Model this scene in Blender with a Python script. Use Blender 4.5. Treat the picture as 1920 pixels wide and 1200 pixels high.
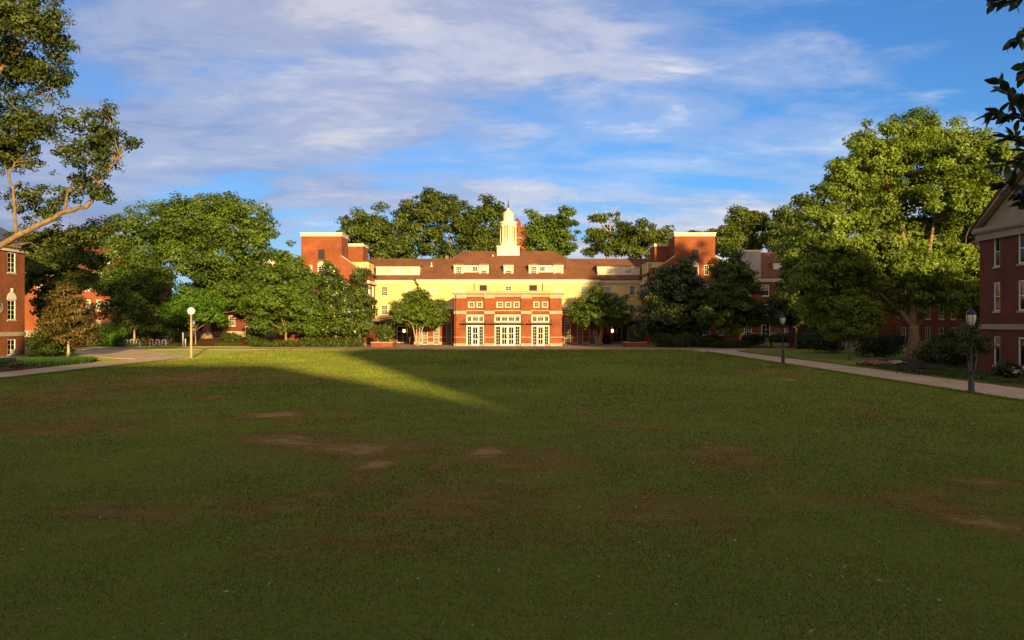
import bpy, math, random
import numpy as np
from mathutils import Vector

random.seed(7)
RNG = np.random.default_rng(11)
SC = bpy.context.scene
COL = SC.collection
for o in list(bpy.data.objects):
    bpy.data.objects.remove(o)

# ------------------------------------------------------------------ camera
FPX, CX, HZ, HC = 1500.0, 960.0, 604.0, 3.25     # the photo's focal length, centre, horizon (px) and eye height (m)
cam_d = bpy.data.cameras.new('camera')
cam = bpy.data.objects.new('camera', cam_d)
COL.objects.link(cam)
cam.location = (0, 0, HC)
cam.rotation_euler = (math.radians(90), 0, 0)
cam_d.sensor_width = 36.0
cam_d.lens = 36.0 * FPX / 1920.0
cam_d.shift_y = (HZ - 600.0) / 1920.0
cam_d.clip_start = 0.1
cam_d.clip_end = 5000.0
SC.camera = cam

# ------------------------------------------------------------------ light
SUN_AZ = -0.33            # shadows run this far to -x for each metre of +y
SUN_TAN = 0.165            # tangent of the sun's elevation
EXPOSURE = 0.95
SKY_STRENGTH = 0.12
SKY_A, SKY_B, SKY_C = (10.2, 18.6, 0.0), (18.9, 6.4, 1.0), (6.2, 15.5, 2.0)    # which stretch of cloud stands overhead
elev = math.atan(SUN_TAN)
h = Vector((SUN_AZ, 1.0, 0)).normalized()
sun_dir = Vector((h.x * math.cos(elev), h.y * math.cos(elev), -math.sin(elev)))   # direction the light travels
sun_d = bpy.data.lights.new('sun', 'SUN')
sun_d.energy = 5.0
sun_d.angle = math.radians(1.3)
sun_d.color = (1.0, 0.73, 0.33)
sun = bpy.data.objects.new('sun', sun_d)
COL.objects.link(sun)
sun.location = (40, -80, 40)
sun.rotation_euler = sun_dir.to_track_quat('-Z', 'Y').to_euler()

world = bpy.data.worlds.new('World')
SC.world = world
world.use_nodes = True
wn, wl = world.node_tree.nodes, world.node_tree.links
for n in list(wn):
    wn.remove(n)


def N(nodes, t, **kw):
    n = nodes.new(t)
    for k, v in kw.items():
        if k == 'ins':
            for i, val in v.items():
                n.inputs[i].default_value = val
        else:
            setattr(n, k, v)
    return n


def ramp(nodes, stops, interp='LINEAR'):
    r = nodes.new('ShaderNodeValToRGB')
    r.color_ramp.interpolation = interp
    el = r.color_ramp.elements
    while len(el) < len(stops):
        el.new(0.5)
    for e, (p, c) in zip(el, stops):
        e.position = p
        e.color = (c[0], c[1], c[2], 1.0) if not isinstance(c, (int, float)) else (c, c, c, 1.0)
    return r


def build_world():
    out = N(wn, 'ShaderNodeOutputWorld')
    bg = N(wn, 'ShaderNodeBackground', ins={'Strength': SKY_STRENGTH})
    sky = N(wn, 'ShaderNodeTexSky')
    sky.sky_type = 'NISHITA'
    sky.sun_disc = False
    sky.sun_elevation = elev
    sky.sun_rotation = math.atan2(-h.x, -h.y)
    sky.air_density = 1.0
    sky.dust_density = 0.3
    sky.ozone_density = 5.0
    tc = N(wn, 'ShaderNodeTexCoord')
    sep = N(wn, 'ShaderNodeSeparateXYZ')
    wl.new(tc.outputs['Generated'], sep.inputs[0])

    def m(op, a, b=None, c=None):
        n = N(wn, 'ShaderNodeMath', operation=op)
        for i, v in enumerate((a, b, c)):
            if v is None:
                continue
            if isinstance(v, (int, float)):
                n.inputs[i].default_value = v
            else:
                wl.new(v, n.inputs[i])
        return n.outputs[0]
    X, Y, Z = sep.outputs
    # a flat cloud deck seen in perspective
    zc = m('ADD', m('MAXIMUM', Z, 0.0), 0.13)
    comb = N(wn, 'ShaderNodeCombineXYZ')
    wl.new(m('DIVIDE', X, zc), comb.inputs[0])
    wl.new(m('DIVIDE', Y, zc), comb.inputs[1])
    comb.inputs[2].default_value = 0.0

    def noise(scale, detail, rough, dist, off, sc=(0.6, 1.0, 1.0), rot=-10):
        mp = N(wn, 'ShaderNodeMapping', ins={'Location': off, 'Rotation': (0, 0, math.radians(rot)), 'Scale': sc})
        wl.new(comb.outputs[0], mp.inputs[0])
        t = N(wn, 'ShaderNodeTexNoise', ins={'Scale': scale, 'Detail': detail, 'Roughness': rough, 'Distortion': dist})
        wl.new(mp.outputs[0], t.inputs['Vector'])
        return t.outputs['Fac']
    big = noise(0.55, 2, 0.5, 0.0, SKY_A)
    mid = noise(1.5, 9, 0.56, 0.25, SKY_B)
    puff = noise(3.2, 10, 0.62, 0.3, SKY_C, (0.7, 1.0, 1.0))
    bias = m('MULTIPLY_ADD', X, -0.12, 0.015)              # the bank of cloud thins from left to right
    cov = m('ADD', m('ADD', m('MULTIPLY', big, 0.75), m('MULTIPLY', mid, 0.50)), m('ADD', m('MULTIPLY', puff, 0.26), bias))
    cr = ramp(wn, [(0.66, 0.0), (0.75, 0.30), (0.84, 0.80), (0.95, 0.97)], 'EASE')
    wl.new(cov, cr.inputs[0])
    # bright lit tops and grey-mauve undersides
    lit = m('ADD', m('MULTIPLY', puff, 0.62), m('ADD', m('MULTIPLY', mid, 0.30), m('MULTIPLY', X, 0.28)))
    cc = ramp(wn, [(0.28, (1.25, 1.45, 2.2)), (0.42, (1.9, 2.05, 2.75)), (0.54, (2.8, 2.8, 3.2)), (0.70, (5.0, 4.6, 4.2))], 'EASE')
    wl.new(lit, cc.inputs[0])
    gain = N(wn, 'ShaderNodeMix', data_type='RGBA')
    gain.blend_type = 'MULTIPLY'
    gain.inputs['Factor'].default_value = 1.0
    wl.new(sky.outputs[0], gain.inputs['A'])
    gain.inputs['B'].default_value = (0.66, 0.77, 0.87, 1.0)
    mix = N(wn, 'ShaderNodeMix', data_type='RGBA')
    wl.new(cr.outputs[0], mix.inputs['Factor'])
    wl.new(gain.outputs['Result'], mix.inputs['A'])
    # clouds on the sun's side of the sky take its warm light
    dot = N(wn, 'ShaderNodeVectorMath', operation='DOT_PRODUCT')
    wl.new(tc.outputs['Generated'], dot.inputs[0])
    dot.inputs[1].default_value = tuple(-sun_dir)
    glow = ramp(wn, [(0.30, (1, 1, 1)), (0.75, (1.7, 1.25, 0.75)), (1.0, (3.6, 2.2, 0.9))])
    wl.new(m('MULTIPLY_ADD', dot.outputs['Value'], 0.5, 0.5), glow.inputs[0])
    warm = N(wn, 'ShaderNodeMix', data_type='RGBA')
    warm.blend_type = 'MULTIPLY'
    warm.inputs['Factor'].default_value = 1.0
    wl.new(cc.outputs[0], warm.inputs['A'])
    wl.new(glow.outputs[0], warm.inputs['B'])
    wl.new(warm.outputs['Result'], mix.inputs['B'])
    wl.new(mix.outputs['Result'], bg.inputs['Color'])
    wl.new(bg.outputs[0], out.inputs[0])


build_world()
vs = SC.view_settings
vs.view_transform = 'Standard'
vs.look = 'None'
vs.exposure = EXPOSURE
vs.gamma = 1.0
vs.use_curve_mapping = False
SC.render.engine = 'CYCLES'
SC.cycles.max_bounces = 6
SC.cycles.transparent_max_bounces = 12
SC.cycles.use_denoising = True


# ------------------------------------------------------------------ helpers
def X_(px, Y):
    return (px - CX) / FPX * Y


def Z_(py, Y):
    return HC - (py - HZ) / FPX * Y


def GY(py):
    return FPX * HC / (py - HZ)


def sstep(a, b, x):
    t = np.clip((np.asarray(x, float) - a) / (b - a), 0, 1)
    return t * t * (3 - 2 * t)


def terrain(x, y):
    x = np.asarray(x, float)
    y = np.asarray(y, float)
    left = 0.8 * sstep(110, 124, y) * sstep(-24, -34, x)
    right = 0.55 * sstep(112, 124, y) * sstep(25, 33, x)
    return left + right


def gz(x, y):
    return float(terrain(x, y))


def _hash(ix, iy, seed):
    n = (ix * 374761393 + iy * 668265263 + seed * 974634777) & 0xFFFFFFFF
    n = ((n ^ (n >> 13)) * 1274126177) & 0xFFFFFFFF
    return ((n ^ (n >> 16)) & 0xFFFF) / 65535.0


def vnoise(x, y, seed=0):
    x = np.asarray(x, float)
    y = np.asarray(y, float)
    ix = np.floor(x).astype(np.int64)
    iy = np.floor(y).astype(np.int64)
    fx = x - ix
    fy = y - iy
    fx = fx * fx * (3 - 2 * fx)
    fy = fy * fy * (3 - 2 * fy)
    a = _hash(ix, iy, seed)
    b = _hash(ix + 1, iy, seed)
    c = _hash(ix, iy + 1, seed)
    d = _hash(ix + 1, iy + 1, seed)
    return (a * (1 - fx) + b * fx) * (1 - fy) + (c * (1 - fx) + d * fx) * fy


def fbm(x, y, seed=0, octv=4):
    s, a, t = 0.0, 0.5, 0.0
    for i in range(octv):
        s = s + a * vnoise(x * 2 ** i, y * 2 ** i, seed + i * 17)
        t += a
        a *= 0.5
    return s / t


class MB:
    """collects faces for one mesh"""

    def __init__(self):
        self.v = []
        self.f = []

    def face(self, pts):
        i = len(self.v)
        self.v.extend([tuple(p) for p in pts])
        self.f.append(tuple(range(i, i + len(pts))))
        return self

    def box(self, x0, x1, y0, y1, z0, z1):
        i = len(self.v)
        self.v += [(x0, y0, z0), (x1, y0, z0), (x1, y1, z0), (x0, y1, z0), (x0, y0, z1), (x1, y0, z1), (x1, y1, z1), (x0, y1, z1)]
        for q in ((0, 3, 2, 1), (4, 5, 6, 7), (0, 1, 5, 4), (1, 2, 6, 5), (2, 3, 7, 6), (3, 0, 4, 7)):
            self.f.append(tuple(i + k for k in q))
        return self

    def prism(self, poly, a, b, axis='y'):
        """extrude a 2-d polygon from a to b; 'y': poly in (x, z), 'x': poly in (y, z), 'z': poly in (x, y)"""
        def P(p, t):
            return {'y': (p[0], t, p[1]), 'x': (t, p[0], p[1]), 'z': (p[0], p[1], t)}[axis]
        n = len(poly)
        i = len(self.v)
        self.v += [P(p, a) for p in poly] + [P(p, b) for p in poly]
        self.f.append(tuple(range(i, i + n)))
        self.f.append(tuple(range(i + 2 * n - 1, i + n - 1, -1)))
        for k in range(n):
            self.f.append((i + k, i + (k + 1) % n, i + n + (k + 1) % n, i + n + k))
        return self

    def tube(self, pts, rad, sides=6, caps=True):
        pts = [Vector(p) for p in pts]
        if isinstance(rad, (int, float)):
            rad = [rad] * len(pts)
        i0 = len(self.v)
        ref = None
        for k, p in enumerate(pts):
            t = (pts[min(k + 1, len(pts) - 1)] - pts[max(k - 1, 0)])
            if t.length < 1e-9:
                t = Vector((0, 0, 1))
            t.normalize()
            if ref is None:
                ref = Vector((1, 0, 0)) if abs(t.x) < 0.8 else Vector((0, 1, 0))
            a = t.cross(ref).normalized()
            b = t.cross(a).normalized()
            ref = b.cross(t).normalized() if False else ref
            for s in range(sides):
                w = 2 * math.pi * s / sides
                q = p + (a * math.cos(w) + b * math.sin(w)) * rad[k]
                self.v.append((q.x, q.y, q.z))
        for k in range(len(pts) - 1):
            for s in range(sides):
                s2 = (s + 1) % sides
                self.f.append((i0 + k * sides + s, i0 + k * sides + s2, i0 + (k + 1) * sides + s2, i0 + (k + 1) * sides + s))
        if caps:
            self.f.append(tuple(i0 + s for s in reversed(range(sides))))
            e = i0 + (len(pts) - 1) * sides
            self.f.append(tuple(e + s for s in range(sides)))
        return self

    def lathe(self, prof, cx=0, cy=0, sides=16, rot=0.0):
        i0 = len(self.v)
        for r, z in prof:
            for s in range(sides):
                w = 2 * math.pi * s / sides + rot
                self.v.append((cx + r * math.cos(w), cy + r * math.sin(w), z))
        for k in range(len(prof) - 1):
            for s in range(sides):
                s2 = (s + 1) % sides
                self.f.append((i0 + k * sides + s, i0 + k * sides + s2, i0 + (k + 1) * sides + s2, i0 + (k + 1) * sides + s))
        self.f.append(tuple(i0 + s for s in reversed(range(sides))))
        e = i0 + (len(prof) - 1) * sides
        self.f.append(tuple(e + s for s in range(sides)))
        return self

    def mesh(self, name, mat, off=(0, 0, 0), smooth=False):
        me = bpy.data.meshes.new(name)
        ox, oy, oz = off
        me.from_pydata([(x - ox, y - oy, z - oz) for x, y, z in self.v], [], self.f)
        if mat:
            me.materials.append(MAT[mat])
        if smooth:
            me.polygons.foreach_set('use_smooth', [True] * len(me.polygons))
        me.update()
        return me


def link(name, data, parent=None, loc=(0, 0, 0), rz=0.0):
    o = bpy.data.objects.new(name, data)
    COL.objects.link(o)
    o.location = loc
    o.rotation_euler = (0, 0, rz)
    if parent is not None:
        o.parent = parent
    return o


def tag(o, label=None, cat=None, group=None, kind=None):
    if label:
        o['label'] = label
    if cat:
        o['category'] = cat
    if group:
        o['group'] = group
    if kind:
        o['kind'] = kind
    return o


class Thing:
    def __init__(self, name, label, cat, loc=(0, 0, 0), rz=0.0, group=None):
        self.o = link(name, None, None, loc, rz)
        self.o.empty_display_size = 0.2
        self.loc = loc
        tag(self.o, label, cat, group)

    def part(self, name, mb, mat, parent=None, world=True, smooth=False):
        """world=True: the mesh builder holds world coordinates"""
        me = mb.mesh(name, mat, self.loc if world else (0, 0, 0), smooth)
        return link(name, me, parent or self.o)

    def inst(self, name, me, wloc, rz=0.0, parent=None):
        if parent is None:
            return link(name, me, self.o, (wloc[0] - self.loc[0], wloc[1] - self.loc[1], wloc[2] - self.loc[2]), rz)
        return link(name, me, parent, wloc, rz)


def copy_thing(o, loc, rz, label=None, group=None):
    c = o.copy()
    COL.objects.link(c)
    c.location = loc
    c.rotation_euler = (0, 0, rz)
    if label:
        c['label'] = label
    if group:
        c['group'] = group
    for ch in list(o.children):
        d = ch.copy()
        COL.objects.link(d)
        d.parent = c
        for g in list(ch.children):
            e = g.copy()
            COL.objects.link(e)
            e.parent = d
    return c


def fast_mesh(name, verts, faces, mat, attrs=None, smooth=False):
    """verts (n,3), faces (m,k) numpy; attrs {name: per-face float}"""
    me = bpy.data.meshes.new(name)
    nv, nf, k = len(verts), len(faces), faces.shape[1]
    me.vertices.add(nv)
    me.vertices.foreach_set('co', np.ascontiguousarray(verts, np.float32).ravel())
    me.loops.add(nf * k)
    me.loops.foreach_set('vertex_index', np.ascontiguousarray(faces, np.int32).ravel())
    me.polygons.add(nf)
    me.polygons.foreach_set('loop_start', np.arange(0, nf * k, k, dtype=np.int32))
    me.polygons.foreach_set('loop_total', np.full(nf, k, np.int32))
    if smooth:
        me.polygons.foreach_set('use_smooth', np.ones(nf, bool))
    for an, (dom, arr) in (attrs or {}).items():
        a = me.attributes.new(an, 'FLOAT', dom)
        a.data.foreach_set('value', np.ascontiguousarray(arr, np.float32))
    me.update(calc_edges=True)
    if mat:
        me.materials.append(MAT[mat])
    return me


# ------------------------------------------------------------------ materials
MAT = {}


def new_mat(name):
    m = bpy.data.materials.new(name)
    m.use_nodes = True
    nt = m.node_tree
    for n in list(nt.nodes):
        nt.nodes.remove(n)
    out = nt.nodes.new('ShaderNodeOutputMaterial')
    MAT[name] = m
    return m, nt.nodes, nt.links, out


def simple(name, col, rough=0.6, metal=0.0, var=0.12, scale=3.0, bump=0.0, bscale=40.0, spec=0.5, streak=0.0):
    m, ns, ls, out = new_mat(name)
    b = N(ns, 'ShaderNodeBsdfPrincipled', ins={'Roughness': rough, 'Metallic': metal, 'Specular IOR Level': spec})
    tc = N(ns, 'ShaderNodeTexCoord')
    mp = N(ns, 'ShaderNodeMapping', ins={'Scale': (1, 1, 0.25 if streak else 1)})
    ls.new(tc.outputs['Object'], mp.inputs[0])
    t = N(ns, 'ShaderNodeTexNoise', ins={'Scale': scale, 'Detail': 6, 'Roughness': 0.6})
    ls.new(mp.outputs[0], t.inputs['Vector'])
    lo = [c * (1 - var - streak) for c in col]
    hi = [min(c * (1 + var), 0.95) for c in col]
    r = ramp(ns, [(0.3, lo), (0.7, hi)])
    ls.new(t.outputs['Fac'], r.inputs[0])
    ls.new(r.outputs[0], b.inputs['Base Color'])
    if bump:
        t2 = N(ns, 'ShaderNodeTexNoise', ins={'Scale': bscale, 'Detail': 4})
        ls.new(tc.outputs['Object'], t2.inputs['Vector'])
        bp = N(ns, 'ShaderNodeBump', ins={'Strength': bump, 'Distance': 0.02})
        ls.new(t2.outputs['Fac'], bp.inputs['Height'])
        ls.new(bp.outputs[0], b.inputs['Normal'])
    ls.new(b.outputs[0], out.inputs[0])
    return m


def wall_coords(ns, ls):
    """u along the wall (x or y alike), v = height"""
    tc = N(ns, 'ShaderNodeTexCoord')
    sp = N(ns, 'ShaderNodeSeparateXYZ')
    ls.new(tc.outputs['Object'], sp.inputs[0])
    ad = N(ns, 'ShaderNodeMath', operation='ADD')
    ls.new(sp.outputs[0], ad.inputs[0])
    ls.new(sp.outputs[1], ad.inputs[1])
    cb = N(ns, 'ShaderNodeCombineXYZ')
    ls.new(ad.outputs[0], cb.inputs[0])
    ls.new(sp.outputs[2], cb.inputs[1])
    return tc, cb


def brick_mat(name, c1, c2, mortar):
    m, ns, ls, out = new_mat(name)
    b = N(ns, 'ShaderNodeBsdfPrincipled', ins={'Roughness': 0.85, 'Specular IOR Level': 0.2})
    tc, cb = wall_coords(ns, ls)
    br = N(ns, 'ShaderNodeTexBrick', ins={'Scale': 1.0, 'Mortar Size': 0.006, 'Mortar Smooth': 0.3, 'Bias': -0.1,
                                         'Brick Width': 0.215, 'Row Height': 0.075,
                                         'Color1': (*c1, 1), 'Color2': (*c2, 1), 'Mortar': (*mortar, 1)})
    ls.new(cb.outputs[0], br.inputs['Vector'])
    t = N(ns, 'ShaderNodeTexNoise', ins={'Scale': 0.55, 'Detail': 7, 'Roughness': 0.65})
    ls.new(tc.outputs['Object'], t.inputs['Vector'])
    r = ramp(ns, [(0.28, 0.62), (0.72, 1.18)])
    ls.new(t.outputs['Fac'], r.inputs[0])
    mx = N(ns, 'ShaderNodeMix', data_type='RGBA')
    mx.blend_type = 'MULTIPLY'
    mx.inputs['Factor'].default_value = 1.0
    ls.new(br.outputs['Color'], mx.inputs['A'])
    ls.new(r.outputs[0], mx.inputs['B'])
    ls.new(mx.outputs['Result'], b.inputs['Base Color'])
    bp = N(ns, 'ShaderNodeBump', ins={'Strength': 0.5, 'Distance': 0.01})
    bp.invert = True
    ls.new(br.outputs['Fac'], bp.inputs['Height'])
    ls.new(bp.outputs[0], b.inputs['Normal'])
    ls.new(b.outputs[0], out.inputs[0])


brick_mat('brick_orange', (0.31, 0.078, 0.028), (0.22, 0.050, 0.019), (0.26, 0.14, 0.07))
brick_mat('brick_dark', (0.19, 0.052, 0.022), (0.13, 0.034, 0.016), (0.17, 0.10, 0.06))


def roof_mat(name, c1, c2):
    m, ns, ls, out = new_mat(name)
    b = N(ns, 'ShaderNodeBsdfPrincipled', ins={'Roughness': 0.9, 'Specular IOR Level': 0.15})
    tc, cb = wall_coords(ns, ls)
    br = N(ns, 'ShaderNodeTexBrick', ins={'Scale': 1.0, 'Mortar Size': 0.012, 'Mortar Smooth': 0.4,
                                         'Brick Width': 0.32, 'Row Height': 0.10,
                                         'Color1': (*c1, 1), 'Color2': (*c2, 1), 'Mortar': tuple(c * 0.6 for c in c2) + (1,)})
    ls.new(cb.outputs[0], br.inputs['Vector'])
    t = N(ns, 'ShaderNodeTexNoise', ins={'Scale': 0.35, 'Detail': 8, 'Roughness': 0.7})
    ls.new(tc.outputs['Object'], t.inputs['Vector'])
    r = ramp(ns, [(0.3, 0.7), (0.7, 1.15)])
    ls.new(t.outputs['Fac'], r.inputs[0])
    mx = N(ns, 'ShaderNodeMix', data_type='RGBA')
    mx.blend_type = 'MULTIPLY'
    mx.inputs['Factor'].default_value = 1.0
    ls.new(br.outputs['Color'], mx.inputs['A'])
    ls.new(r.outputs[0], mx.inputs['B'])
    ls.new(mx.outputs['Result'], b.inputs['Base Color'])
    bp = N(ns, 'ShaderNodeBump', ins={'Strength': 0.6, 'Distance': 0.02})
    bp.invert = True
    ls.new(br.outputs['Fac'], bp.inputs['Height'])
    ls.new(bp.outputs[0], b.inputs['Normal'])
    ls.new(b.outputs[0], out.inputs[0])


roof_mat('roof_brown', (0.25, 0.105, 0.048), (0.20, 0.084, 0.040))
simple('roof_metal', (0.10, 0.09, 0.085), 0.5, 0.3, 0.15, 2.0)
simple('stucco_cream', (0.70, 0.53, 0.20), 0.85, var=0.09, scale=0.9, bump=0.15, bscale=25, spec=0.2, streak=0.14)
simple('stucco_grey', (0.40, 0.37, 0.31), 0.85, var=0.08, scale=0.8, spec=0.2, streak=0.06)
simple('stone', (0.42, 0.33, 0.215), 0.8, var=0.14, scale=1.6, bump=0.2, bscale=30, spec=0.2)
simple('white_paint', (0.76, 0.71, 0.58), 0.5, var=0.06, scale=2.0)
simple('trim_cream', (0.66, 0.57, 0.38), 0.6, var=0.08, scale=1.5)
simple('trim_tan', (0.36, 0.26, 0.155), 0.7, var=0.08, scale=1.5)
simple('cupola_paint', (0.80, 0.71, 0.45), 0.5, var=0.05, scale=1.2, streak=0.05)
simple('louvre', (0.06, 0.04, 0.035), 0.6, var=0.1)
simple('interior_dark', (0.022, 0.020, 0.018), 0.9, var=0.4, scale=1.2)
simple('interior_mid', (0.13, 0.11, 0.085), 0.9, var=0.4, scale=1.5)
simple('blind', (0.62, 0.56, 0.42), 0.8, var=0.10, scale=2.0)
simple('black_metal', (0.012, 0.013, 0.016), 0.42, 0.0, 0.2, 6.0)
simple('bronze', (0.05, 0.033, 0.025), 0.5, 0.4, 0.15)
simple('tan_paint', (0.42, 0.30, 0.16), 0.55, var=0.12, scale=4.0)
simple('globe_glass', (0.86, 0.82, 0.72), 0.25, var=0.03, scale=2.0)
simple('frosted_glass', (0.66, 0.62, 0.46), 0.3, var=0.05, scale=4.0)
simple('concrete_path', (0.68, 0.47, 0.255), 0.9, var=0.16, scale=0.55, bump=0.25, bscale=60, spec=0.15)
simple('plaza_paving', (0.45, 0.285, 0.16), 0.9, var=0.18, scale=0.5, bump=0.25, bscale=50, spec=0.15)
simple('concrete', (0.42, 0.38, 0.30), 0.9, var=0.15, scale=2.0, spec=0.2)
simple('mulch', (0.135, 0.058, 0.028), 0.95, var=0.45, scale=7.0, bump=1.0, bscale=30, spec=0.1)
simple('steel', (0.55, 0.52, 0.46), 0.35, 0.7, 0.1, 8.0)
simple('rubber', (0.02, 0.02, 0.02), 0.8)
simple('red_paint', (0.35, 0.02, 0.02), 0.4)
simple('blue_paint', (0.04, 0.07, 0.16), 0.4)
simple('silver_paint', (0.45, 0.45, 0.44), 0.35, 0.6)
simple('white_post', (0.70, 0.62, 0.46), 0.6)
simple('ac_unit', (0.30, 0.27, 0.22), 0.6)
simple('bark_tan', (0.26, 0.17, 0.10), 0.9, var=0.35, scale=5.0, bump=0.9, bscale=14, spec=0.1)
simple('bark_oak', (0.21, 0.135, 0.065), 0.9, var=0.4, scale=4.0, bump=0.9, bscale=12, spec=0.1)
simple('bark_grey', (0.17, 0.125, 0.085), 0.9, var=0.4, scale=5.0, bump=0.9, bscale=14, spec=0.1)
simple('bark_pale', (0.40, 0.30, 0.19), 0.85, var=0.25, scale=4.0, bump=0.4, bscale=10, spec=0.15)


def add_joints(name, w, hgt, dark):
    m = MAT[name]
    ns, ls = m.node_tree.nodes, m.node_tree.links
    b = next(n for n in ns if n.type == 'BSDF_PRINCIPLED')
    src = b.inputs['Base Color'].links[0].from_socket
    tc = next(n for n in ns if n.type == 'TEX_COORD')
    br = N(ns, 'ShaderNodeTexBrick', ins={'Scale': 1.0, 'Mortar Size': 0.025, 'Mortar Smooth': 0.2, 'Brick Width': w, 'Row Height': hgt,
                                         'Color1': (1, 1, 1, 1), 'Color2': (0.86, 0.87, 0.88, 1), 'Mortar': (dark, dark, dark, 1)})
    br.offset = 0.0
    ls.new(tc.outputs['Object'], br.inputs['Vector'])
    st = N(ns, 'ShaderNodeTexNoise', ins={'Scale': 0.9, 'Detail': 8, 'Roughness': 0.7})
    ls.new(tc.outputs['Object'], st.inputs['Vector'])
    sr = ramp(ns, [(0.34, 0.84), (0.5, 1.0)])
    ls.new(st.outputs['Fac'], sr.inputs[0])
    for other in (br.outputs['Color'], sr.outputs[0]):
        mx = N(ns, 'ShaderNodeMix', data_type='RGBA')
        mx.blend_type = 'MULTIPLY'
        mx.inputs['Factor'].default_value = 1.0
        ls.new(src, mx.inputs['A'])
        ls.new(other, mx.inputs['B'])
        src = mx.outputs['Result']
    ls.new(src, b.inputs['Base Color'])


add_joints('concrete_path', 2.0, 1.6, 0.5)
add_joints('plaza_paving', 1.2, 1.2, 0.6)


def glass_mat():
    m, ns, ls, out = new_mat('window_glass')
    tr = N(ns, 'ShaderNodeBsdfTransparent', ins={'Color': (0.86, 0.9, 0.88, 1)})
    gl = N(ns, 'ShaderNodeBsdfGlossy', ins={'Color': (1, 1, 1, 1), 'Roughness': 0.03})
    fr = N(ns, 'ShaderNodeFresnel', ins={'IOR': 1.38})
    mx = N(ns, 'ShaderNodeMixShader')
    ls.new(fr.outputs[0], mx.inputs[0])
    ls.new(tr.outputs[0], mx.inputs[1])
    ls.new(gl.outputs[0], mx.inputs[2])
    ls.new(mx.outputs[0], out.inputs[0])


glass_mat()


def lamp_mat(name, col, strength):
    m, ns, ls, out = new_mat(name)
    e = N(ns, 'ShaderNodeEmission', ins={'Color': (*col, 1), 'Strength': strength})
    ls.new(e.outputs[0], out.inputs[0])


lamp_mat('lantern_glow', (1.0, 0.66, 0.18), 3.0)


def leaf_mat(name, c_lo, c_hi, trans=0.35, rough=0.5, spec=0.35, tcol=None):
    m, ns, ls, out = new_mat(name)
    at = N(ns, 'ShaderNodeAttribute', attribute_name='tint')
    r = ramp(ns, [(0.0, c_lo), (1.0, c_hi)])
    ls.new(at.outputs['Fac'], r.inputs[0])
    b = N(ns, 'ShaderNodeBsdfPrincipled', ins={'Roughness': rough, 'Specular IOR Level': spec})
    ls.new(r.outputs[0], b.inputs['Base Color'])
    t = N(ns, 'ShaderNodeBsdfTranslucent')
    br = N(ns, 'ShaderNodeMix', data_type='RGBA')
    br.blend_type = 'MULTIPLY'
    br.inputs['Factor'].default_value = 1.0
    ls.new(r.outputs[0], br.inputs['A'])
    br.inputs['B'].default_value = (*(tcol or (1.5, 1.35, 0.5)), 1)
    ls.new(br.outputs['Result'], t.inputs['Color'])
    mx = N(ns, 'ShaderNodeMixShader', ins={0: trans})
    ls.new(b.outputs[0], mx.inputs[1])
    ls.new(t.outputs[0], mx.inputs[2])
    ls.new(mx.outputs[0], out.inputs[0])


leaf_mat('leaf_oak', (0.036, 0.06, 0.007), (0.135, 0.178, 0.016))
leaf_mat('leaf_oak_dark', (0.026, 0.042, 0.006), (0.105, 0.135, 0.013))
leaf_mat('leaf_maple', (0.042, 0.08, 0.007), (0.14, 0.212, 0.017))
leaf_mat('leaf_elm', (0.075, 0.12, 0.011), (0.245, 0.335, 0.034), trans=0.4)
leaf_mat('leaf_magnolia', (0.028, 0.05, 0.007), (0.115, 0.15, 0.018), trans=0.12, rough=0.35, spec=0.5)
leaf_mat('leaf_bronze', (0.045, 0.045, 0.009), (0.18, 0.115, 0.025), trans=0.25)
leaf_mat('leaf_myrtle', (0.045, 0.085, 0.007), (0.15, 0.22, 0.018))
leaf_mat('leaf_bright', (0.05, 0.11, 0.007), (0.13, 0.25, 0.016), trans=0.4)
leaf_mat('leaf_shrub', (0.03, 0.055, 0.006), (0.105, 0.14, 0.014), trans=0.25)
leaf_mat('leaf_hedge_lime', (0.07, 0.08, 0.008), (0.18, 0.18, 0.016), trans=0.3)
leaf_mat('leaf_dark', (0.026, 0.048, 0.007), (0.092, 0.13, 0.016), trans=0.25)
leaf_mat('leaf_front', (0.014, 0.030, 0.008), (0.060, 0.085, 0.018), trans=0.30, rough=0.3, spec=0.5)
leaf_mat('petal_pink', (0.45, 0.12, 0.08), (0.62, 0.34, 0.24), trans=0.3, tcol=(1, 1, 1))
leaf_mat('petal_white', (0.55, 0.5, 0.42), (0.75, 0.72, 0.62), trans=0.3, tcol=(1, 1, 1))
leaf_mat('petal_orange', (0.5, 0.10, 0.02), (0.6, 0.18, 0.04), trans=0.3, tcol=(1, 1, 1))
leaf_mat('leaf_litter', (0.20, 0.12, 0.06), (0.55, 0.50, 0.38), trans=0.1)
leaf_mat('grass_blade', (0.098, 0.148, 0.011), (0.245, 0.325, 0.024), trans=0.3, rough=0.6, spec=0.2)
leaf_mat('grass_dry', (0.17, 0.085, 0.018), (0.42, 0.25, 0.075), trans=0.2, rough=0.7, spec=0.1)
leaf_mat('grass_border', (0.030, 0.07, 0.012), (0.085, 0.16, 0.025), trans=0.3, rough=0.5)


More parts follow.
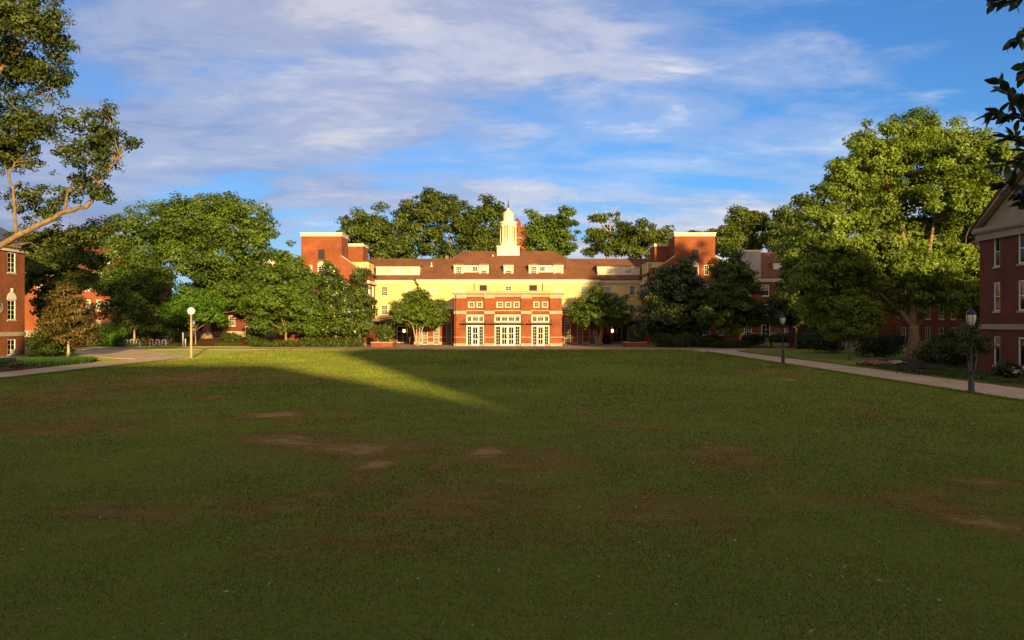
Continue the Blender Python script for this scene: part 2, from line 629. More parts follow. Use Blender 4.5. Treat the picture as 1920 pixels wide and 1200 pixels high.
def lawn_mat():
    m, ns, ls, out = new_mat('lawn')
    b = N(ns, 'ShaderNodeBsdfPrincipled', ins={'Roughness': 0.95, 'Specular IOR Level': 0.08, 'Sheen Weight': 0.35, 'Sheen Roughness': 0.45, 'Sheen Tint': (0.75, 0.72, 0.2, 1)})
    tc = N(ns, 'ShaderNodeTexCoord')
    at = N(ns, 'ShaderNodeAttribute', attribute_name='wear')

    def nz(scale, detail=6, rough=0.6, sc=(1, 1, 1)):
        mp = N(ns, 'ShaderNodeMapping', ins={'Scale': sc})
        ls.new(tc.outputs['Object'], mp.inputs[0])
        t = N(ns, 'ShaderNodeTexNoise', ins={'Scale': scale, 'Detail': detail, 'Roughness': rough})
        ls.new(mp.outputs[0], t.inputs['Vector'])
        return t.outputs['Fac']
    big = nz(0.10, 5)
    mid = nz(0.9, 7, 0.7)
    fine = nz(9.0, 6, 0.75)
    g = ramp(ns, [(0.28, (0.112, 0.160, 0.012)), (0.5, (0.160, 0.208, 0.017)), (0.72, (0.24, 0.25, 0.026))])
    ad = N(ns, 'ShaderNodeMath', operation='MULTIPLY_ADD', ins={1: 0.5})
    ls.new(mid, ad.inputs[0])
    h2 = N(ns, 'ShaderNodeMath', operation='MULTIPLY', ins={1: 0.5})
    ls.new(big, h2.inputs[0])
    ls.new(h2.outputs[0], ad.inputs[2])
    ls.new(ad.outputs[0], g.inputs[0])
    fr = ramp(ns, [(0.25, 0.65), (0.75, 1.32)])
    ls.new(fine, fr.inputs[0])
    gm = N(ns, 'ShaderNodeMix', data_type='RGBA')
    gm.blend_type = 'MULTIPLY'
    gm.inputs['Factor'].default_value = 1.0
    ls.new(g.outputs[0], gm.inputs['A'])
    ls.new(fr.outputs[0], gm.inputs['B'])
    # thin brown turf, then bare clay where the wear is deepest
    d1 = ramp(ns, [(0.3, (0.16, 0.070, 0.014)), (0.7, (0.27, 0.130, 0.028))])
    ls.new(fine, d1.inputs[0])
    d2 = ramp(ns, [(0.3, (0.32, 0.15, 0.05)), (0.7, (0.58, 0.33, 0.12))])
    ls.new(fine, d2.inputs[0])
    streaky = nz(3.2, 10, 0.82, (0.45, 1.0, 1))
    wv = N(ns, 'ShaderNodeMath', operation='MULTIPLY_ADD', ins={1: 2.6, 2: -1.30})
    ls.new(streaky, wv.inputs[0])
    ws = N(ns, 'ShaderNodeMath', operation='ADD')
    ls.new(at.outputs['Fac'], ws.inputs[0])
    ls.new(wv.outputs[0], ws.inputs[1])
    f1 = ramp(ns, [(0.16, 0.0), (0.34, 0.85), (0.6, 0.95)])
    ls.new(ws.outputs[0], f1.inputs[0])
    f2 = ramp(ns, [(0.66, 0.0), (0.78, 1.0)])
    ls.new(ws.outputs[0], f2.inputs[0])
    m1 = N(ns, 'ShaderNodeMix', data_type='RGBA')
    ls.new(f1.outputs[0], m1.inputs['Factor'])
    ls.new(gm.outputs['Result'], m1.inputs['A'])
    ls.new(d1.outputs[0], m1.inputs['B'])
    m2 = N(ns, 'ShaderNodeMix', data_type='RGBA')
    ls.new(f2.outputs[0], m2.inputs['Factor'])
    ls.new(m1.outputs['Result'], m2.inputs['A'])
    ls.new(d2.outputs[0], m2.inputs['B'])
    ls.new(m2.outputs['Result'], b.inputs['Base Color'])
    bp = N(ns, 'ShaderNodeBump', ins={'Strength': 1.0, 'Distance': 0.12})
    ls.new(fine, bp.inputs['Height'])
    ls.new(bp.outputs[0], b.inputs['Normal'])
    ls.new(b.outputs[0], out.inputs[0])


lawn_mat()

# ------------------------------------------------------------------ the ground
# worn places in the lawn: (x, y, half length along x, half length along y, depth of wear)
WEAR = []
for px, py, hw, hh, a in [(525, 776, 55, 7, .95), (660, 778, 60, 5, .6), (560, 828, 90, 14, .75), (660, 840, 140, 14, .7),
                          (920, 848, 70, 9, .9), (690, 874, 40, 6, .95), (640, 900, 40, 10, .6), (990, 860, 140, 20, .38),
                          (1350, 862, 100, 22, .45), (1400, 850, 40, 12, .7), (1180, 800, 60, 4, .7), (1355, 835, 14, 3, .9),
                          (250, 965, 120, 10, .68), (500, 940, 100, 20, .4), (850, 935, 170, 36, .48), (700, 970, 60, 14, .55),
                          (1540, 930, 120, 16, .45), (1800, 950, 120, 18, .55), (1870, 985, 90, 22, .95), (1840, 905, 50, 12, .8),
                          (100, 745, 120, 25, .5), (100, 800, 160, 18, .55), (60, 818, 60, 6, .7), (330, 712, 150, 22, .6),
                          (600, 915, 80, 10, .5), (640, 1040, 160, 25, .38), (1270, 960, 120, 30, .4), (1000, 1010, 200, 40, .25),
                          (200, 790, 220, 14, .4), (385, 748, 30, 4, .8), (1450, 700, 60, 8, .4), (1620, 775, 80, 12, .35),
                          (1700, 920, 120, 16, .5), (820, 870, 20, 16, .6), (1090, 772, 40, 3, .6), (560, 710, 70, 8, .35)]:
    y = GY(py)
    WEAR.append((X_(px, y), y, hw / FPX * y, 0.5 * (GY(py - hh) - GY(py + hh)), a))


def wear(x, y):
    x = np.asarray(x, float)
    y = np.asarray(y, float)
    wx = x + 2.2 * (fbm(x * 0.5, y * 0.5, 3) - 0.5)
    wy = y + 3.0 * (fbm(x * 0.4, y * 0.4, 9) - 0.5)
    w = np.zeros_like(x)
    for cx, cy, rx, ry, a in WEAR:
        d = ((wx - cx) / rx) ** 2 + ((wy - cy) / max(ry, 0.35)) ** 2
        w = np.maximum(w, a * np.exp(-d * 0.7))
    w = w + 0.30 * (fbm(x * 0.13, y * 0.13, 21) - 0.55)
    return np.clip(w, 0, 1)


def build_lawn():
    def axis(lo, hi, fine, far):
        a = np.arange(lo, hi + 1e-6, fine)
        g = [hi + 3 * 1.35 ** k for k in range(24)]
        g = [v for v in g if v < far] + [far]
        l = [lo - 3 * 1.35 ** k for k in range(24)]
        l = [v for v in l if v > -far][::-1]
        return np.concatenate([[-far], l, a, g])
    xs = axis(-42, 42, 0.35, 2500)
    ys = axis(2, 112, 0.35, 2500)
    gx, gy = np.meshgrid(xs, ys)
    z = terrain(gx, gy) + 0.05 * (fbm(gx * 0.25, gy * 0.25, 5) - 0.5) * sstep(0, 10, gy) * (1 - sstep(90, 100, gy)) * sstep(-27, -22, gx) * (1 - sstep(16, 20, gx))
    v = np.stack([gx, gy, z], -1).reshape(-1, 3)
    nx, ny = len(xs), len(ys)
    i = (np.arange(ny - 1)[:, None] * nx + np.arange(nx - 1)[None, :]).ravel()
    f = np.stack([i, i + 1, i + nx + 1, i + nx], 1)
    w = wear(gx.ravel(), gy.ravel()) * (np.abs(gx.ravel()) < 28)
    me = fast_mesh('lawn', v, f, 'lawn', {'wear': ('POINT', w)}, smooth=True)
    tag(link('lawn', me), kind='structure')


build_lawn()


def sheet(name, poly, z0, z1, mat, kind='structure', label=None):
    """flat slab with a rounded outline given as (x, y)"""
    mb = MB()
    mb.prism(poly[::-1] if area(poly) < 0 else poly, z1, z0, 'z')
    o = link(name, mb.mesh(name, mat))
    tag(o, label, kind=kind)
    return o


def area(p):
    return 0.5 * sum(p[i][0] * p[(i + 1) % len(p)][1] - p[(i + 1) % len(p)][0] * p[i][1] for i in range(len(p)))


def smooth_poly(pts, it=2):
    for _ in range(it):
        q = []
        for i in range(len(pts)):
            a, b = pts[i], pts[(i + 1) % len(pts)]
            q += [(0.75 * a[0] + 0.25 * b[0], 0.75 * a[1] + 0.25 * b[1]), (0.25 * a[0] + 0.75 * b[0], 0.25 * a[1] + 0.75 * b[1])]
        pts = q
    return pts


def wobble(p, amt, seed):
    r = random.Random(seed)
    return [(x + r.uniform(-amt, amt), y + r.uniform(-amt, amt)) for x, y in p]


sheet('footpath', [(20.9, -60), (24.9, -60), (24.9, 88), (27.5, 93.9), (19.2, 93.9), (20.9, 86)], -0.1, 0.030, 'concrete_path')
sheet('footpath', [(-33.0, -60), (-29.0, -60), (-29.0, 66), (-28.4, 72), (-31.5, 75.5), (-33.0, 72)], -0.1, 0.030, 'concrete_path')
sheet('footpath', [(-28.4, 72.0), (-36, 83), (-44, 93.9), (-54, 93.9), (-46.5, 84.5), (-40.5, 76.5), (-35.5, 71.5), (-33.0, 70.2), (-31.5, 72.5)], -0.1, 0.034, 'concrete_path')
sheet('plaza', [(-62, 94.5), (46, 94.5), (46, 100), (26, 101.5), (23, 124), (-23.5, 124), (-24.5, 102.5), (-30, 99.4), (-62, 98.6)], -0.1, 0.038, 'plaza_paving')
# planting beds
sheet('mulch_bed', smooth_poly([(27, 54.5), (33, 50.5), (47, 47), (47, 64), (38, 70), (30, 69), (26.6, 62)]), -0.1, 0.05, 'mulch')
sheet('mulch_bed', smooth_poly([(25.6, 45), (25.4, 38), (30, 33), (30, 56), (26.3, 54)]), -0.1, 0.044, 'mulch')
sheet('mulch_bed', smooth_poly([(-33.4, 44), (-45, 44), (-45, 68), (-33.6, 66)]), -0.1, 0.050, 'mulch')
sheet('mulch_bed', smooth_poly([(-33.5, 102.9), (-23.8, 103.2), (-20.0, 111), (-34, 112)]), -0.1, 0.06, 'mulch')
sheet('mulch_bed', smooth_poly([(19.5, 102.5), (31, 98), (35, 104), (32, 111.5), (19.5, 112)]), -0.1, 0.06, 'mulch')
sheet('mulch_bed', smooth_poly([(34, 101), (46, 97), (50, 108), (36, 108)]), -0.1, 0.052, 'mulch')


def bank():
    """the mulched bank that climbs to the left wing"""
    xs = np.linspace(-68, -27, 42)
    ys = np.linspace(109, 131, 23)
    gx, gy = np.meshgrid(xs, ys)
    z = terrain(gx, gy) + 0.035 + 0.05 * fbm(gx, gy, 4) * sstep(110, 112, gy)
    v = np.stack([gx, gy, z], -1).reshape(-1, 3)
    nx = len(xs)
    i = (np.arange(len(ys) - 1)[:, None] * nx + np.arange(nx - 1)[None, :]).ravel()
    tag(link('mulch_bank', fast_mesh('mulch_bank', v, np.stack([i, i + 1, i + nx + 1, i + nx], 1), 'mulch', smooth=True)), kind='structure')


bank()


# ------------------------------------------------------------------ windows and walls
WCACHE = {}
INTERIOR = {'dark': 'interior_dark', 'mid': 'interior_mid', 'blind': 'blind', 'warm': 'lantern_glow'}


def win_meshes(w, hgt, nx, ny, kind, sash):
    key = (round(w, 2), round(hgt, 2), nx, ny, kind, sash)
    if key in WCACHE:
        return WCACHE[key]
    w, hgt = key[0], key[1]
    fw = min(0.08, w * 0.09)
    mw = 0.028 if w > 0.7 else 0.020
    f = MB()
    f.box(-w / 2, -w / 2 + fw, 0.02, 0.13, 0, hgt)
    f.box(w / 2 - fw, w / 2, 0.02, 0.13, 0, hgt)
    f.box(-w / 2 + fw, w / 2 - fw, 0.02, 0.13, 0, fw)
    f.box(-w / 2 + fw, w / 2 - fw, 0.02, 0.13, hgt - fw, hgt)
    iw, ih = w - 2 * fw, hgt - 2 * fw
    for i in range(1, nx):
        x = -iw / 2 + iw * i / nx
        f.box(x - mw / 2, x + mw / 2, 0.055, 0.095, fw, hgt - fw)
    for j in range(1, ny):
        z = fw + ih * j / ny
        t = mw * (1.9 if (sash and j * 2 == ny) else 1.0)
        f.box(-w / 2 + fw, w / 2 - fw, 0.05, 0.10, z - t / 2, z + t / 2)
    g = MB()
    g.box(-w / 2 + fw * 0.5, w / 2 - fw * 0.5, 0.078, 0.086, fw * 0.5, hgt - fw * 0.5)
    b = MB()
    if kind == 'half':
        b.box(-w / 2, w / 2, 0.16, 0.17, hgt * 0.52, hgt)
        b2 = 'blind'
    else:
        b.box(-w / 2 - 0.02, w / 2 + 0.02, 0.20, 0.21, -0.02, hgt + 0.02)
        b2 = INTERIOR.get(kind, 'interior_dark')
    back = None
    if kind == 'half':
        bb = MB()
        bb.box(-w / 2 - 0.02, w / 2 + 0.02, 0.20, 0.21, -0.02, hgt + 0.02)
        back = bb.mesh('room', 'interior_dark')
    s = MB()
    s.box(-w / 2 - 0.08, w / 2 + 0.08, -0.07, 0.05, -0.13, -0.003)
    WCACHE[key] = (f.mesh('window', 'white_paint'), g.mesh('pane', 'window_glass'),
                   b.mesh('blind' if b2 == 'blind' else 'room', b2), back, s.mesh('sill', 'stone'))
    return WCACHE[key]


def put_window(th, loc, rz, w, hgt, nx, ny, kind='dark', sash=True, sill=True, name='window'):
    f, g, b, back, s = win_meshes(w, hgt, nx, ny, kind, sash)
    o = th.inst(name, f, loc, rz)
    link('pane', g, o)
    link(b.name.split('.')[0], b, o)
    if back:
        link('room', back, o)
    if sill:
        link('sill', s, o)
    return o


def wall_panel(mb, p0, p1, z0, z1, opens, depth=0.21):
    """a vertical wall seen from outside running p0 -> p1, with openings (u0, u1, z0, z1)"""
    p0 = Vector((p0[0], p0[1], 0))
    p1 = Vector((p1[0], p1[1], 0))
    L = (p1 - p0).length
    d = (p1 - p0) / L
    inn = Vector((-d.y, d.x, 0))          # inward
    us = sorted(set([0.0, L] + [o[0] for o in opens] + [o[1] for o in opens]))
    zs = sorted(set([z0, z1] + [o[2] for o in opens] + [o[3] for o in opens]))
    us = [u for u in us if -1e-6 <= u <= L + 1e-6]
    zs = [z for z in zs if z0 - 1e-6 <= z <= z1 + 1e-6]

    def P(u, z, k=0.0):
        q = p0 + d * u + inn * k
        return (q.x, q.y, z)
    for a, b in zip(us[:-1], us[1:]):
        for c, e in zip(zs[:-1], zs[1:]):
            if b - a < 1e-5 or e - c < 1e-5:
                continue
            um, zm = (a + b) / 2, (c + e) / 2
            if any(o[0] < um < o[1] and o[2] < zm < o[3] for o in opens):
                continue
            mb.face([P(a, c), P(b, c), P(b, e), P(a, e)])
    for o in opens:
        a, b, c, e = o[:4]
        mb.face([P(a, c), P(a, c, depth), P(a, e, depth), P(a, e)][::-1])
        mb.face([P(b, c), P(b, e), P(b, e, depth), P(b, c, depth)][::-1])
        mb.face([P(a, e), P(a, e, depth), P(b, e, depth), P(b, e)][::-1])
        mb.face([P(a, c), P(b, c), P(b, c, depth), P(a, c, depth)][::-1])
    return mb


def facade(th, p0, p1, z0, z1, wins, mat, name='wall', extra=None):
    """wins: dicts with u0, u1, z0, z1, nx, ny, kind; u measured along p0 -> p1"""
    mb = MB()
    wall_panel(mb, p0, p1, z0, z1, [(w['u0'], w['u1'], w['z0'], w['z1']) for w in wins])
    if extra:
        extra(mb)
    o = th.part(name, mb, mat)
    dx, dy = p1[0] - p0[0], p1[1] - p0[1]
    L = math.hypot(dx, dy)
    rz = math.atan2(dy, dx)
    for w in wins:
        um = (w['u0'] + w['u1']) / 2
        loc = (p0[0] + dx / L * um, p0[1] + dy / L * um, w['z0'])
        if w['kind'] == 'louvre':
            put_louvre(th, loc, rz, w['u1'] - w['u0'], w['z1'] - w['z0'])
        elif w['kind'] == 'open':
            continue
        else:
            put_window(th, loc, rz, w['u1'] - w['u0'], w['z1'] - w['z0'], w['nx'], w['ny'], w['kind'], w.get('sash', True), w.get('sill', True), w.get('name', 'window'))
    return o


def W(u0, u1, z0, z1, nx=3, ny=4, kind='dark', **k):
    return dict(u0=u0, u1=u1, z0=z0, z1=z1, nx=nx, ny=ny, kind=kind, **k)


def WP(Y, xorg, px0, px1, py0, py1, nx=3, ny=4, kind='dark', **k):
    """window from photo measurements on a wall at depth Y that starts at x = xorg"""
    return W(X_(px0, Y) - xorg, X_(px1, Y) - xorg, Z_(py1, Y), Z_(py0, Y), nx, ny, kind, **k)


LCACHE = {}


def put_louvre(th, loc, rz, w, hgt):
    key = (round(w, 2), round(hgt, 2))
    if key not in LCACHE:
        mb = MB()
        n = max(4, int(hgt / 0.14))
        mb.box(-w / 2, w / 2, 0.16, 0.20, 0, hgt)
        for k in range(n):
            z = hgt * k / n
            mb.prism([(0.03, z), (0.06, z), (0.15, z + hgt / n * 0.8), (0.12, z + hgt / n * 0.8)], -w / 2, w / 2, 'x')
        LCACHE[key] = mb.mesh('louvre', 'louvre')
    return th.inst('louvre', LCACHE[key], loc, rz)


def hip_roof(mb, x0, x1, y0, y1, ze, zr, rx0, rx1, t=0.12):
    ym = (y0 + y1) / 2
    A, B, C, D = (x0, y0, ze), (x1, y0, ze), (x1, y1, ze), (x0, y1, ze)
    E, F = (rx0, ym, zr), (rx1, ym, zr)
    mb.face([A, B, F, E]).face([B, C, F]).face([C, D, E, F]).face([D, A, E])
    lo = [(p[0], p[1], ze - t) for p in (A, B, C, D)]
    mb.face([lo[0], lo[1], B, A]).face([lo[1], lo[2], C, B]).face([lo[2], lo[3], D, C]).face([lo[3], lo[0], A, D])
    mb.face(lo[::-1])
    return mb


def gable_roof_x(mb, x0, x1, y0, y1, ze, zr, t=0.14):
    """ridge runs along x"""
    ym = (y0 + y1) / 2
    mb.prism([(y0, ze), (ym, zr), (y1, ze), (y1, ze - t), (ym, zr - t), (y0, ze - t)], x0, x1, 'x')
    return mb


def gable_roof_y(mb, x0, x1, y0, y1, ze, zr, t=0.14):
    xm = (x0 + x1) / 2
    mb.prism([(x0, ze), (xm, zr), (x1, ze), (x1, ze - t), (xm, zr - t), (x0, ze - t)], y0, y1, 'y')
    return mb

# ------------------------------------------------------------------ the central hall
def build_hall():
    th = Thing('hall', 'long cream-walled hall with brown hip roof, white cupola and projecting red brick entrance pavilion', 'building', (-0.5, 119, 0))
    YC, YS = 119.0, 120.0
    XL, XR = -20.6, 19.7                       # ends of the cream block
    CL, CR = X_(785, YC), X_(1121, YC)         # ends of the taller centre block
    ze = 9.5
    # --- cream walls
    cw = []
    for a, b in ((807, 819), (1088, 1101)):
        cw.append(WP(YC, CL, a, b, 536, 553, 3, 4, 'blind'))
        cw.append(WP(YC, CL, a, b, 571, 589, 3, 4, 'half'))
    cw.append(WP(YC, CL, 853, 866, 536, 553, 3, 4, 'blind'))
    cw.append(WP(YC, CL, 1041, 1054, 536, 553, 3, 4, 'blind'))
    cw.append(WP(YC, CL, 947, 960, 536, 553, 4, 4, 'dark'))
    cw.append(WP(YC, CL, 899, 913, 534.5, 549, 1, 1, 'louvre'))
    cw.append(WP(YC, CL, 992, 1007, 534.5, 549, 1, 1, 'louvre'))
    facade(th, (CL, YC), (CR, YC), 3.7, ze, cw, 'stucco_cream', 'cream_wall')
    lw = [WP(YS, XL, 715, 727, 537, 555, 4, 4, 'dark'), WP(YS, XL, 715, 727, 572, 590, 4, 4, 'dark'),
          WP(YS, XL, 762, 774, 537, 555, 3, 4, 'blind'), WP(YS, XL, 762, 774, 572, 590, 3, 4, 'half')]
    facade(th, (XL, YS), (CL, YS), 3.7, ze, lw, 'stucco_cream', 'cream_wall')
    rw = [WP(YS, CR, 1180, 1191, 535.5, 554, 4, 4, 'dark'), WP(YS, CR, 1180, 1191, 571, 590, 4, 4, 'dark'),
          WP(YS, CR, 1134, 1146, 537, 555, 3, 4, 'blind'), WP(YS, CR, 1134, 1146, 572, 590, 3, 4, 'half')]
    facade(th, (CR, YS), (XR, YS), 3.7, ze, rw, 'stucco_cream', 'cream_wall')
    side = MB()
    side.box(CL, CL + 0.2, YC + 0.003, YS, 3.7, ze).box(CR - 0.2, CR, YC + 0.003, YS, 3.7, ze)
    side.box(CL + 0.3, CR - 0.3, YC + 0.5, 133, 0.2, 9.2)
    side.box(XL, CL + 0.2, YS + 0.5, 132, 3.75, 9.2).box(CR - 0.2, XR, YS + 0.5, 132, 3.75, 9.2)
    th.part('rear_wall', side, 'stucco_cream')
    # --- eaves
    eave = MB()
    eave.box(CL - 0.35, CR + 0.35, YC - 0.35, YC - 0.003, ze - 0.28, ze + 0.10)
    eave.box(XL, CL - 0.36, YS - 0.35, YS - 0.003, ze - 0.28, ze + 0.10)
    eave.box(CR + 0.36, XR, YS - 0.35, YS - 0.003, ze - 0.28, ze + 0.10)
    eave.box(CL - 0.2, CR + 0.2, YC - 0.16, YC - 0.004, ze - 0.52, ze - 0.285)
    eave.box(XL, CL - 0.21, YS - 0.16, YS - 0.004, ze - 0.52, ze - 0.285)
    eave.box(CR + 0.21, XR, YS - 0.16, YS - 0.004, ze - 0.52, ze - 0.285)
    x = XL + 0.3
    while x < XR:
        y = YC if CL - 0.2 < x < CR + 0.2 else YS
        eave.box(x, x + 0.16, y - 0.30, y - 0.165, ze - 0.42, ze - 0.285)
        x += 0.5
    th.part('cornice', eave, 'trim_cream')
    # --- roofs
    rf = MB()
    hip_roof(rf, CL - 0.5, CR + 0.5, YC - 0.5, YC + 14.5, ze + 0.2, 14.45, -7.7, 6.6)
    th.part('roof', rf, 'roof_brown')
    for x0, x1 in ((XL - 2.2, CL + 5.8), (CR - 5.8, XR + 2.2)):
        rf = MB()
        gable_roof_x(rf, x0, x1, YS - 0.5, YS + 12.5, ze + 0.18, 13.25)
        th.part('roof', rf, 'roof_brown')
    for px, Y, z in ((809, 123.5, 12.0), (1205, 122.4, 11.05), (924, 124.5, 13.3)):
        xx = X_(px, Y)
        vent = MB()
        vent.tube([(xx, Y, z - 0.5), (xx, Y, z + 0.45)], 0.09, 8).box(xx - 0.2, xx + 0.2, Y - 0.2, Y + 0.2, z - 0.2, z - 0.1)
        th.part('roof_vent', vent, 'white_paint')
    # --- dormers of the centre block
    for px in (860, 907, 953.5, 1000.5, 1047):
        yf = YC + 0.85
        xc = X_(px, yf)
        hw = 0.72
        z0, z1 = 10.15, 11.75
        d = MB()
        wall_panel(d, (xc - hw, yf), (xc + hw, yf), z0 - 0.25, z1, [(hw - 0.46, hw + 0.46, z0 + 0.22, z1 - 0.10)], 0.2)
        d.box(xc - hw, xc - hw + 0.1, yf + 0.003, yf + 3.2, z0 - 0.2, z1 - 0.01).box(xc + hw - 0.1, xc + hw, yf + 0.003, yf + 3.2, z0 - 0.2, z1 - 0.01)
        d.box(xc - hw - 0.05, xc + hw + 0.05, yf - 0.06, yf - 0.003, z1 - 0.09, z1 + 0.06)
        do = th.part('dormer', d, 'trim_cream')
        arc = [(xc + (hw + 0.12) * math.cos(t), z1 + 0.065 + 0.30 * math.sin(t)) for t in np.linspace(0, math.pi, 11)]
        r = MB()
        r.prism(arc, yf - 0.12, yf + 3.4, 'y')
        th.part('dormer_roof', r, 'roof_brown', do)
        put_window(th, (xc, yf, z0 + 0.22), 0, 0.92, z1 - z0 - 0.32, 3, 4, 'half' if px in (907, 953.5) else ('blind' if px == 1047 else 'mid'), True, False)
    # the low links between paired dormers
    for a, b in ((869.5, 897.5), (1010, 1037.5)):
        yf = YC + 1.15
        xa, xb = X_(a, yf), X_(b, yf)
        z0, z1 = 10.75, 11.72
        w = (xb - xa)
        d = MB()
        wall_panel(d, (xa, yf), (xb, yf), z0 - 0.4, z1, [(0.12, w / 2 - 0.1, z0 + 0.1, z1 - 0.1), (w / 2 + 0.1, w - 0.12, z0 + 0.1, z1 - 0.1)], 0.2)
        d.box(xa, xb, yf + 0.002, yf + 2.6, z1, z1 + 0.06)
        th.part('dormer_link', d, 'trim_cream')
        for k in (0, 1):
            xm = xa + (w / 2 - 0.1 + 0.12) / 2 if k == 0 else xa + (w / 2 + 0.1 + w - 0.12) / 2
            put_window(th, (xm, yf, z0 + 0.1), 0, w / 2 - 0.22, z1 - z0 - 0.2, 3, 2, 'blind' if (a < 900) == (k == 0) else 'dark', False, False)
    # wide shed dormers on the side roofs
    for a, b in ((705, 787), (1120, 1200)):
        yf = YS + 0.75
        xa, xb = X_(a, yf), X_(b, yf)
        z0, z1 = 10.15, 11.60
        L = xb - xa
        d = MB()
        w1, w2 = L * 0.27, L * 0.73
        wall_panel(d, (xa, yf), (xb, yf), z0 - 0.2, z1, [(w1 - 0.48, w1 + 0.48, z0 + 0.45, z1 - 0.2), (w2 - 0.48, w2 + 0.48, z0 + 0.45, z1 - 0.2)], 0.2)
        d.prism([(yf + 0.002, z0 - 0.2), (yf + 0.002, z1), (yf + 3.4, z1)], xa, xa + 0.1, 'x')
        d.prism([(yf + 0.002, z0 - 0.2), (yf + 0.002, z1), (yf + 3.4, z1)], xb - 0.1, xb, 'x')
        d.box(xa - 0.06, xb + 0.06, yf - 0.07, yf - 0.003, z1 - 0.1, z1 + 0.03)
        do = th.part('shed_dormer', d, 'trim_cream')
        r = MB()
        r.prism([(yf - 0.12, z1 + 0.035), (yf + 3.6, z1 + 0.30), (yf + 3.6, z1 + 0.42), (yf - 0.12, z1 + 0.13)], xa - 0.1, xb + 0.1, 'x')
        th.part('dormer_roof', r, 'roof_brown', do)
        for w in (w1, w2):
            put_window(th, (xa + w, yf, z0 + 0.45), 0, 0.96, z1 - z0 - 0.65, 3, 3, 'blind', False, False)
    # --- cupola
    YK = 126.5
    cx = X_(953, YK)
    k = MB()
    k.box(cx - 1.74, cx + 1.74, YK - 1.74, YK + 1.74, 12.6, Z_(464.5, YK)).box(cx - 1.86, cx + 1.86, YK - 1.86, YK + 1.86, Z_(464.4, YK), Z_(463, YK))
    cup = th.part('cupola', k, 'cupola_paint')
    z1, z2, z3, z4, z5, z6, z7 = [Z_(v, YK) for v in (463, 455.5, 424.5, 416.5, 401.5, 389.5, 372.5)]
    d = MB()
    d.lathe([(1.34, z1 + 0.003), (1.34, z2 - 0.12), (1.40, z2 - 0.10), (1.40, z2), (0.9, z2)], cx, YK, 24)
    th.part('drum', d, 'cupola_paint', cup)
    d = MB()
    d.lathe([(0.92, z2 + 0.002), (0.92, z3)], cx, YK, 8, math.pi / 8)
    th.part('core', d, 'cupola_paint', cup)
    for i in range(8):
        t = math.pi / 4 * i + math.pi / 8 + math.pi / 8
        c = MB()
        px, py = cx + 1.16 * math.cos(t), YK + 1.16 * math.sin(t)
        c.lathe([(0.17, z2 + 0.004), (0.17, z2 + 0.12), (0.125, z2 + 0.16), (0.11, z3 - 0.2), (0.16, z3 - 0.12), (0.17, z3 - 0.003)], px, py, 10)
        th.part('column', c, 'cupola_paint', cup, smooth=True)
    for i in range(8):
        t = math.pi / 4 * i + math.pi / 8 + math.pi / 8 + math.pi / 8
        c = MB()
        hh = z3 - z2
        c.box(-0.2, 0.2, -0.03, 0.03, 0.30 * hh, 0.92 * hh)
        me = c.mesh('louvre_panel', 'bronze' if False else 'tan_paint')
        o = link('louvre_panel', me, cup, (cx + 0.872 * math.cos(t) - th.loc[0], YK + 0.872 * math.sin(t) - th.loc[1], z2), t + math.pi / 2)
    d = MB()
    d.lathe([(1.30, z3), (1.30, z3 + 0.35), (1.42, z3 + 0.42), (1.46, z4 - 0.06), (1.46, z4), (0.85, z4 + 0.05)], cx, YK, 28)
    th.part('entablature', d, 'cupola_paint', cup)
    d = MB()
    d.lathe([(0.82, z4 + 0.01), (0.82, z5 - 0.08), (0.92, z5 - 0.04), (0.95, z5)], cx, YK, 24)
    th.part('lantern_drum', d, 'cupola_paint', cup)
    d = MB()
    prof = [(0.95, z5 + 0.003)] + [(0.95 * (1 - s) ** 1.6 + 0.10, z5 + (z6 - z5) * s) for s in np.linspace(0.06, 1, 9)]
    d.lathe(prof, cx, YK, 20)
    th.part('bell_roof', d, 'trim_cream', cup, smooth=True)
    d = MB()
    d.lathe([(0.16, z6), (0.14, z6 + 0.25), (0.07, z6 + 0.7), (0.012, z7)], cx, YK, 10)
    th.part('spire', d, 'bronze', cup)
    # --- ground floor under the cream walls: recessed entries with a canopy
    for s, x0, x1 in ((-1, XL, -14.1), (1, 13.2, XR)):
        y = 121.6
        wl = []
        L = x1 - x0
        if s < 0:
            wl = [W(0.7, 2.1, 0.1, 2.6, 3, 4, 'mid'), W(3.1, 4.7, 0.1, 2.7, 2, 3, 'dark'), W(5.3, 6.4, 0.1, 2.6, 2, 3, 'dark')]
        else:
            wl = [W(0.2, 1.0, 0.1, 2.6, 3, 4, 'dark'), W(2.0, 3.5, 0.1, 2.7, 2, 3, 'dark'), W(4.3, 5.8, 0.1, 2.6, 3, 4, 'mid')]
        for w in wl:
            w.update(sash=False, sill=False)
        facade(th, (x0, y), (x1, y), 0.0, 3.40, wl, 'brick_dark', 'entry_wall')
        c = MB()
        c.box(x0, x1, 117.4, 121.5, 3.42, 3.68)
        c.box(x0, x1, 117.2, 117.39, 3.36, 3.72)
        th.part('entry_canopy', c, 'roof_metal')
        c = MB()
        for xx in ((x0 + 1.2), (x1 - 0.9)):
            c.box(xx - 0.11, xx + 0.11, 117.5, 117.72, 0, 3.41)
        th.part('canopy_post', c, 'bronze')
        b = MB()
        b.box(x0, x1, 117.7, 121.55, 3.30, 3.415)
        th.part('soffit', b, 'trim_cream')
